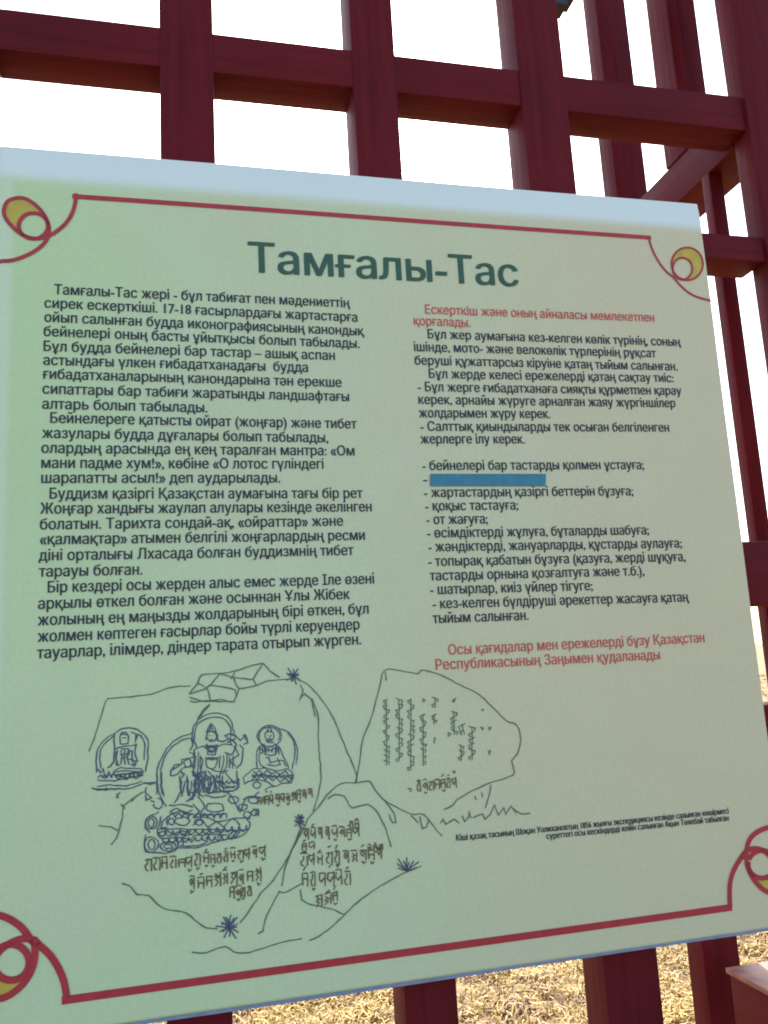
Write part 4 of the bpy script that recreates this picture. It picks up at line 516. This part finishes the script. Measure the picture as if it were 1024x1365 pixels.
ORNAMENTS = {"tl":{"lines":[[[-0.1186,0.5868],[-0.1194,0.5751],[-0.1226,0.5612],[-0.1284,0.5492],[-0.1366,0.539],[-0.1481,0.5295],[-0.1596,0.5249],[-0.171,0.5251],[-0.1826,0.5309],[-0.1925,0.5406],[-0.1984,0.5496],[-0.2002,0.559],[-0.1964,0.5698],[-0.1884,0.5748],[-0.1786,0.576],[-0.1686,0.5711],[-0.1593,0.5622],[-0.1525,0.5512],[-0.1491,0.54],[-0.1497,0.5285],[-0.1545,0.5186],[-0.1642,0.5085],[-0.1771,0.5002],[-0.1899,0.4947],[-0.2027,0.493],[-0.2075,0.4923]],[[-0.167,0.5574],[-0.1627,0.5571],[-0.1587,0.5558],[-0.1553,0.5533],[-0.1526,0.55],[-0.1509,0.5461],[-0.1502,0.5418],[-0.1507,0.5374],[-0.1523,0.5332],[-0.1549,0.5296],[-0.1583,0.5267],[-0.1622,0.5247],[-0.1664,0.5239],[-0.1707,0.5242],[-0.1746,0.5255],[-0.1781,0.5279],[-0.1807,0.5312],[-0.1824,0.5351],[-0.1831,0.5394],[-0.1826,0.5437],[-0.181,0.5479],[-0.1785,0.5516],[-0.1752,0.5545],[-0.1713,0.5565],[-0.167,0.5574]]],"fill":[[-0.1984,0.5496],[-0.2002,0.559],[-0.1964,0.5698],[-0.1884,0.5748],[-0.1786,0.576],[-0.1686,0.5711],[-0.1593,0.5622],[-0.1551,0.5552],[-0.1617,0.5568],[-0.1675,0.5573],[-0.1749,0.5552],[-0.1805,0.55],[-0.1836,0.5422],[-0.1826,0.5318],[-0.1925,0.5406]]},"tr":{"lines":[[[0.6593,0.5849],[0.6612,0.5713],[0.6651,0.558],[0.673,0.5422],[0.6827,0.5299],[0.6905,0.5243],[0.6978,0.5152],[0.7078,0.505],[0.7182,0.4981],[0.7319,0.4934],[0.7466,0.4908],[0.753,0.4903]],[[0.7202,0.5712],[0.7255,0.571],[0.7304,0.5696],[0.7347,0.5673],[0.7383,0.5639],[0.7409,0.5598],[0.7424,0.555],[0.7428,0.5498],[0.7421,0.5445],[0.7402,0.5392],[0.7373,0.5342],[0.7336,0.5297],[0.7291,0.5259],[0.7241,0.523],[0.7187,0.521],[0.7133,0.5202],[0.7081,0.5204],[0.7033,0.5218],[0.699,0.5241],[0.6955,0.5275],[0.6929,0.5315],[0.6914,0.5362],[0.691,0.5413],[0.6917,0.5466],[0.6934,0.5519],[0.6962,0.5569],[0.6999,0.5614],[0.7044,0.5653],[0.7094,0.5683],[0.7147,0.5703],[0.7202,0.5712]],[[0.7101,0.5547],[0.7142,0.5544],[0.7179,0.5529],[0.7209,0.5504],[0.723,0.547],[0.724,0.5429],[0.724,0.5385],[0.7228,0.534],[0.7206,0.5298],[0.7176,0.5261],[0.7139,0.5232],[0.7098,0.5212],[0.7055,0.5204],[0.7015,0.5208],[0.6978,0.5222],[0.6949,0.5248],[0.6928,0.5281],[0.6917,0.5322],[0.6918,0.5366],[0.6929,0.541],[0.695,0.5452],[0.698,0.549],[0.7017,0.5519],[0.7058,0.5539],[0.7101,0.5547]]],"fill":[[0.6915,0.544],[0.6924,0.5482],[0.6939,0.5524],[0.6962,0.5564],[0.699,0.56],[0.7023,0.5633],[0.7061,0.5661],[0.7101,0.5683],[0.7144,0.5699],[0.7187,0.5708],[0.723,0.5709],[0.7271,0.5704],[0.7309,0.5691],[0.7343,0.5672],[0.7372,0.5646],[0.7396,0.5615],[0.7413,0.558],[0.7423,0.5541],[0.7425,0.55],[0.7421,0.5457],[0.7409,0.5415],[0.739,0.5373],[0.7365,0.5334],[0.7335,0.5299],[0.7299,0.5268],[0.7261,0.5243],[0.7219,0.5223],[0.7177,0.521],[0.7134,0.5205],[0.7055,0.5204],[0.709,0.521],[0.7124,0.5223],[0.7156,0.5244],[0.7185,0.527],[0.7209,0.5301],[0.7227,0.5336],[0.7238,0.5373],[0.7241,0.5409],[0.7238,0.5444],[0.7226,0.5476],[0.7209,0.5504],[0.7185,0.5525],[0.7156,0.554],[0.7124,0.5547],[0.7089,0.5546],[0.7055,0.5537],[0.7021,0.5521],[0.699,0.5498],[0.6963,0.547],[0.6941,0.5438],[0.6926,0.5402],[0.6918,0.5366]]},"bl":{"lines":[[[-0.1193,-0.319],[-0.1216,-0.3051],[-0.1269,-0.2911],[-0.1355,-0.2767],[-0.1466,-0.2652],[-0.1539,-0.26],[-0.1632,-0.2469],[-0.1743,-0.2373],[-0.1852,-0.2317],[-0.1924,-0.2294]],[[-0.1466,-0.2652],[-0.1514,-0.2596],[-0.163,-0.2567],[-0.1756,-0.2599],[-0.1844,-0.2659],[-0.1913,-0.274]],[[-0.1522,-0.2573],[-0.1505,-0.272],[-0.1534,-0.2877],[-0.1622,-0.3008],[-0.1745,-0.3091],[-0.1833,-0.311],[-0.1903,-0.3108]],[[-0.1884,-0.2676],[-0.1859,-0.2644],[-0.1825,-0.2621],[-0.1786,-0.2609],[-0.1743,-0.2607],[-0.1699,-0.2617],[-0.1657,-0.2637],[-0.1621,-0.2667],[-0.1591,-0.2704],[-0.1571,-0.2746],[-0.1562,-0.279],[-0.1563,-0.2833],[-0.1576,-0.2873],[-0.1599,-0.2907],[-0.163,-0.2932],[-0.1668,-0.2948],[-0.171,-0.2953],[-0.1754,-0.2947],[-0.1796,-0.293],[-0.1834,-0.2903],[-0.1866,-0.2869],[-0.1889,-0.2829],[-0.1902,-0.2786],[-0.1905,-0.2742],[-0.1896,-0.2701]]],"fill":[[-0.1601,-0.2958],[-0.1694,-0.2967],[-0.1837,-0.2937],[-0.1908,-0.2917],[-0.1903,-0.3101],[-0.1833,-0.3103],[-0.1745,-0.3084],[-0.1657,-0.3028]]},"br":{"lines":[[[0.6617,-0.321],[0.6627,-0.3075],[0.6662,-0.2904],[0.6743,-0.2762],[0.6852,-0.2647],[0.6941,-0.2566],[0.6995,-0.2457],[0.7077,-0.2388],[0.7193,-0.2342],[0.7309,-0.232],[0.745,-0.2307]],[[0.6852,-0.2647],[0.694,-0.2574],[0.7067,-0.2554],[0.7185,-0.2591],[0.7268,-0.2663],[0.7375,-0.2777]],[[0.6941,-0.2566],[0.6926,-0.2705],[0.6956,-0.2835],[0.7034,-0.2969],[0.7142,-0.3069],[0.7258,-0.3115],[0.7349,-0.313]],[[0.6967,-0.2677],[0.6996,-0.2642],[0.7034,-0.2614],[0.708,-0.2595],[0.713,-0.2586],[0.718,-0.2588],[0.7229,-0.2601],[0.7272,-0.2623],[0.7307,-0.2654],[0.7332,-0.2691],[0.7344,-0.2732],[0.7344,-0.2775],[0.733,-0.2816],[0.7305,-0.2853],[0.7269,-0.2883],[0.7226,-0.2905],[0.7177,-0.2917],[0.7126,-0.2918],[0.7077,-0.2909],[0.7032,-0.289],[0.6994,-0.2862],[0.6966,-0.2827],[0.6949,-0.2788],[0.6945,-0.2746],[0.6954,-0.2704]]],"fill":[[0.6975,-0.2849],[0.7045,-0.29],[0.7133,-0.2929],[0.7258,-0.2923],[0.7359,-0.2877],[0.7385,-0.3007],[0.7322,-0.3107],[0.7173,-0.3068],[0.7062,-0.2985]]}}
TEXT_LINES = [["Тамғалы-Тас жері - бұл табиғат пен мәдениеттің",[-0.1423,0.4545],[0.2154,0.4546],0],["сирек ескерткіші. 17-18 ғасырлардағы жартастарға",[-0.1529,0.4369],[0.2243,0.4356],0],["ойып салынған будда иконографиясының канондық",[-0.1526,0.4191],[0.2322,0.417],0],["бейнелері оның басты ұйытқысы болып табылады.",[-0.1532,0.4013],[0.2255,0.4],0],["Бұл будда бейнелері бар тастар – ашық аспан",[-0.1529,0.3828],[0.1926,0.3828],0],["астындағы үлкен ғибадатханадағы  будда",[-0.153,0.3657],[0.1575,0.3658],0],["ғибадатханаларының канондарына тән ерекше",[-0.1535,0.3487],[0.1996,0.3472],0],["сипаттары бар табиғи жаратынды ландшафтағы",[-0.1533,0.3305],[0.2083,0.3286],0],["алтарь болып табылады.",[-0.1534,0.3124],[0.0332,0.311],0],["Бейнелереге қатысты ойрат (жоңғар) және тибет",[-0.1442,0.2955],[0.2162,0.293],0],["жазулары будда дұғалары болып табылады,",[-0.1528,0.2775],[0.1792,0.2747],0],["олардың арасында ең кең таралған мантра: «Ом",[-0.1533,0.2597],[0.2116,0.2581],0],["мани падме хум!», көбіне «О лотос гүліндегі",[-0.153,0.2421],[0.1721,0.2413],0],["шарапатты асыл!» деп аударылады.",[-0.1528,0.2246],[0.1181,0.224],0],["Буддизм қазіргі Қазақстан аумағына тағы бір рет",[-0.1437,0.2062],[0.2193,0.2042],0],["Жоңғар хандығы жаулап алулары кезінде әкелінген",[-0.1534,0.189],[0.2298,0.1871],0],["болатын. Тарихта сондай-ақ, «ойраттар» және",[-0.1535,0.171],[0.1932,0.1698],0],["«қалмақтар» атымен белгілі жоңғарлардың ресми",[-0.1532,0.1539],[0.2194,0.1517],0],["діні орталығы Лхасада болған буддизмнің тибет",[-0.1541,0.1357],[0.2045,0.1335],0],["тарауы болған.",[-0.1537,0.1176],[-0.0432,0.1169],0],["Бір кездері осы жерден алыс емес жерде Іле өзені",[-0.1441,0.0997],[0.2283,0.098],0],["арқылы өткел болған және осыннан Ұлы Жібек",[-0.1539,0.0818],[0.1972,0.0804],0],["жолының ең маңызды жолдарының бірі өткен, бұл",[-0.154,0.0637],[0.2194,0.062],0],["жолмен көптеген ғасырлар бойы түрлі керуендер",[-0.1537,0.0457],[0.2074,0.0437],0],["тауарлар, ілімдер, діндер тарата отырып жүрген.",[-0.1542,0.0278],[0.2083,0.0258],0],["Ескерткіш және оның айналасы мемлекетпен",[0.3167,0.4511],[0.6526,0.4543],1],["қорғалады.",[0.3003,0.4347],[0.3779,0.4349],1],["Бұл жер аумағына кез-келген көлік түрінің, соның",[0.318,0.4168],[0.6896,0.4194],0],["ішінде, мото- және велокөлік түрлерінің рұқсат",[0.298,0.3985],[0.6489,0.4013],0],["беруші құжаттарсыз кіруіне қатаң тыйым салынған.",[0.2979,0.38],[0.6801,0.383],0],["Бұл жерде келесі ережелерді қатаң сақтау тиіс:",[0.3159,0.3622],[0.6719,0.3657],0],["- Бұл жерге ғибадатханаға сияқты құрметпен қарау",[0.2996,0.344],[0.6819,0.3473],0],["керек, арнайы жүруге арналған жаяу жүргіншілер",[0.2995,0.3269],[0.6701,0.3291],0],["жолдарымен жүру керек.",[0.2988,0.3089],[0.48,0.3106],0],["- Салттық қиындыларды тек осыған белгіленген",[0.2996,0.291],[0.6556,0.2939],0],["жерлерге ілу керек.",[0.2986,0.2742],[0.4404,0.2753],0],["- бейнелері бар тастарды қолмен ұстауға;",[0.2988,0.2394],[0.6102,0.2409],0],["-",[0.2986,0.2219],[0.3035,0.2219],0],["- жартастардың қазіргі беттерін бұзуға;",[0.2989,0.2045],[0.5896,0.2048],0],["- қоқыс тастауға;",[0.2992,0.1872],[0.4231,0.1872],0],["- от жағуға;",[0.2996,0.17],[0.3801,0.1697],0],["- өсімдіктерді жұлуға, бұталарды шабуға;",[0.2994,0.1529],[0.6065,0.1516],0],["- жәндіктерді, жануарларды, құстарды аулауға;",[0.2997,0.1354],[0.6535,0.1329],0],["- топырақ қабатын бұзуға (қазуға, жерді шұқуға,",[0.2985,0.1172],[0.6567,0.1146],0],["тастарды орнына қозғалтуға және т.б.),",[0.2992,0.0994],[0.5932,0.0973],0],["- шатырлар, киіз үйлер тігуге;",[0.2986,0.0823],[0.5167,0.0801],0],["- кез-келген бүлдіруші әрекеттер жасауға қатаң",[0.3007,0.0647],[0.6545,0.0605],0],["тыйым салынған.",[0.2995,0.0469],[0.4246,0.0458],0],["Осы қағидалар мен ережелерді бұзу Қазақстан",[0.3169,0.0079],[0.6713,0.0065],1],["Республикасының Заңымен қудаланады",[0.2995,-0.0092],[0.6031,-0.0124],1],["Кіші қазақ тасының Шоқан Уәлихановтың 1856 жылғы экспедициясы кезінде салынған көшірмесі",[0.3107,-0.2075],[0.6753,-0.2101],2],["суреттегі осы кескіндерді кейін салынған Ақын Төлебай табылған",[0.4239,-0.2165],[0.6741,-0.2187],2],["Тамғалы-Тас",[0.0873,0.4958],[0.4506,0.4964],3]]
BLUE_BOX = [[0.3083,0.2345],[0.4662,0.2343],[0.4646,0.2177],[0.3072,0.2185]]

# crimson border lines and corner scrolls
FX0, FX1, FZ0, FZ1 = -0.1200, 0.6602, -0.3210, 0.5829
ribbons("border_line", [[(FX0 - .003, FZ1), (FX1 + .003, FZ1)]], 0.0061, M['red_line'], 0.02, False, lift=LIFT)
ribbons("border_line", [[(FX0 - .004, FZ0), (FX1 + .004, FZ0)]], 0.0080, M['red_line'], 0.02, False, lift=LIFT)
for key, lab, w in (('tl', 'thin crimson scroll with mustard crescent at the upper left corner', .0046), ('tr', 'thin crimson scroll with mustard crescent at the upper right corner', .0030),
                    ('bl', 'bold crimson scroll at the lower left corner', .0070), ('br', 'bold crimson scroll at the lower right corner', .0062)):
    d = ORNAMENTS[key]
    patch("crescent", d['fill'], M['yellow'], LIFT * 0.7)
    ribbons("corner_scroll", d['lines'], w, M['red_line'], 0.004, True, lift=LIFT * 1.5, label=lab)

# lettering
def letter_line(text, p0, p1, style):
    cap, bold, mat, name = ((0.0130, 0.0007, 'ink', 'text_line'), (0.0130, 0.0005, 'ink_red', 'text_line'),
                            (0.0072, 0.0005, 'ink', 'caption_line'), (0.0415, 0.0012, 'ink_title', 'heading'))[style]
    cu = bpy.data.curves.new(name, 'FONT')
    cu.body = text; cu.fill_mode = 'NONE'; cu.resolution_u = 3 if style == 3 else 2
    tmp = bpy.data.objects.new("tmp", cu)
    col.objects.link(tmp)
    dg = bpy.context.evaluated_depsgraph_get()
    me = bpy.data.meshes.new_from_object(tmp.evaluated_get(dg))
    bpy.data.objects.remove(tmp); bpy.data.curves.remove(cu)
    me = fill_letters(me)
    n_ = len(me.vertices)
    co = np.empty(n_ * 3); me.vertices.foreach_get("co", co); co = co.reshape(-1, 3)
    x0, x1 = co[:, 0].min(), co[:, 0].max()
    a, b_ = Vector(p0), Vector(p1)
    k = cap / 0.73
    out = np.empty_like(co)
    for q in range(n_):
        t = (co[q, 0] - x0) / (x1 - x0)
        x = a.x + (b_.x - a.x) * t
        z = a.y + (b_.y - a.y) * t + co[q, 1] * k
        out[q] = W(x, surf(x, z) - LIFT, z)
    me.vertices.foreach_set("co", out.ravel())
    bm = bmesh.new(); bm.from_mesh(me)          # heavier strokes: the same letters again, a hair to the right
    for dx in (1, 2) if style == 3 else (1,):
        d = bmesh.ops.duplicate(bm, geom=bm.verts[:n_] + bm.edges[:] + bm.faces[:]) if dx == 1 else bmesh.ops.duplicate(bm, geom=d['geom'])
        for q in d['geom']:
            if isinstance(q, bmesh.types.BMVert): q.co += Vector((bold * S, -0.00012 * S, bold * 0.2 * S))
    bm.to_mesh(me); bm.free(); me.name = name; me.update()
    return link_mesh(name, me, M[mat], board)
for t, p0, p1, k in TEXT_LINES:
    lo = letter_line(t, p0, p1, k)
    if k == 1: lo['label'] = 'line of small red lettering'
    if k == 2: lo['label'] = 'line of tiny caption lettering at the lower right'
patch("teal_strip", BLUE_BOX, M['teal'], LIFT * 1.8)

# drawings of the carved rocks
ribbons("rock_outline", ROCK_LEFT, 0.0015, M['sketch'], 0.005, True, 0.00025, label='thin sketched outline of the left rock with cracks')
ribbons("rock_outline", ROCK_RIGHT, 0.0015, M['sketch'], 0.005, True, 0.00025, label='thin sketched outline of the right rock')
ribbons("grass_tuft_drawing", TUFTS, 0.0015, M['figure'], 0.006, True)['kind'] = 'stuff'
ribbons("seated_figure_drawing", FIG_LEFT, 0.0014, M['figure'], 0.004, True, 0.00025, label='small seated figure in a halo, left of the three')
ribbons("seated_figure_drawing", FIG_RIGHT, 0.0013, M['figure'], 0.004, True, 0.00025, label='small seated figure in a halo, right of the three')
ribbons("standing_figure_drawing", FIG_MIDDLE, 0.0014, M['figure'], 0.004, True, 0.00030)

def script_row(p0, p1, h, n_):
    """brushed syllables: a head bar with hooks and stems hanging from it"""
    a, c = Vector(p0), Vector(p1)
    st = []
    d = (c - a) / n_
    up = Vector((0, 1)); h0 = h
    for k in range(n_):
        o = a + d * k
        w = d.length * random.uniform(.6, .95); o = o + up * h * random.uniform(-.08, .08)
        X = d.normalized()
        g = lambda u, v_: tuple(o + X * (u * w) + up * (v_ * h))
        st.append([g(0, 1), g(0.5, 1.04), g(1, 0.98)])
        kind = random.randrange(5); h = h0 * random.uniform(.75, 1.1)
        st.append([g(.92, 1), g(.93, .5), g(.9, -.05)])
        if kind == 0: st.append([g(.1, .9), g(.05, .5), g(.4, .3), g(.7, .55), g(.9, .5)])
        if kind == 1: st.append([g(.45, 1), g(.4, .6), g(.1, .45), g(.15, .1), g(.5, 0)])
        if kind == 2: st += [[g(.2, .95), g(.5, .7), g(.2, .5), g(.55, .3), g(.1, .0)], [g(.5, .6), g(.9, .55)]]
        if kind == 3: st += [[g(.1, .95), g(.12, .1)], [g(.1, .5), g(.5, .62), g(.9, .5)]]
        if kind == 4: st.append([g(.5, .95), g(.15, .6), g(.45, .35), g(.75, .6), g(.5, .85)])
        if random.random() < .35: st.append([g(.3, 1.15 + random.random() * .3), g(.5, 1.45), g(.8, 1.5)])
        if random.random() < .3: st.append([g(.3, -.1), g(.5, -.35), g(.9, -.2)])
    return st
for p0, p1, h, n_ in SCRIPT_ROWS:
    ribbons("script_drawing", script_row(p0, p1, h * 0.85, n_), 0.0016, M['script'], 0.004, True, 0.0002)
for p0, p1, h, n_ in SCRIPT_COLUMNS:
    a, c = Vector(p0), Vector(p1)
    st = [[tuple(a.lerp(c, q / 6)) for q in range(7)]] if n_ > 1 else [[tuple(a), tuple(c)]]
    for k in range(n_):
        o = a.lerp(c, (k + .2) / n_)
        s = random.choice((-1, 1))
        st.append([tuple(o), tuple(o + Vector((s * h * .9, -h * .25))), tuple(o + Vector((s * h * .5, -h * 1.1)))])
        if random.random() < .5: st.append([tuple(o), tuple(o + Vector((-s * h * .8, h * .4)))])
    ribbons("script_column_drawing", st, 0.0013, M['sketch'], 0.004, True, 0.0002)
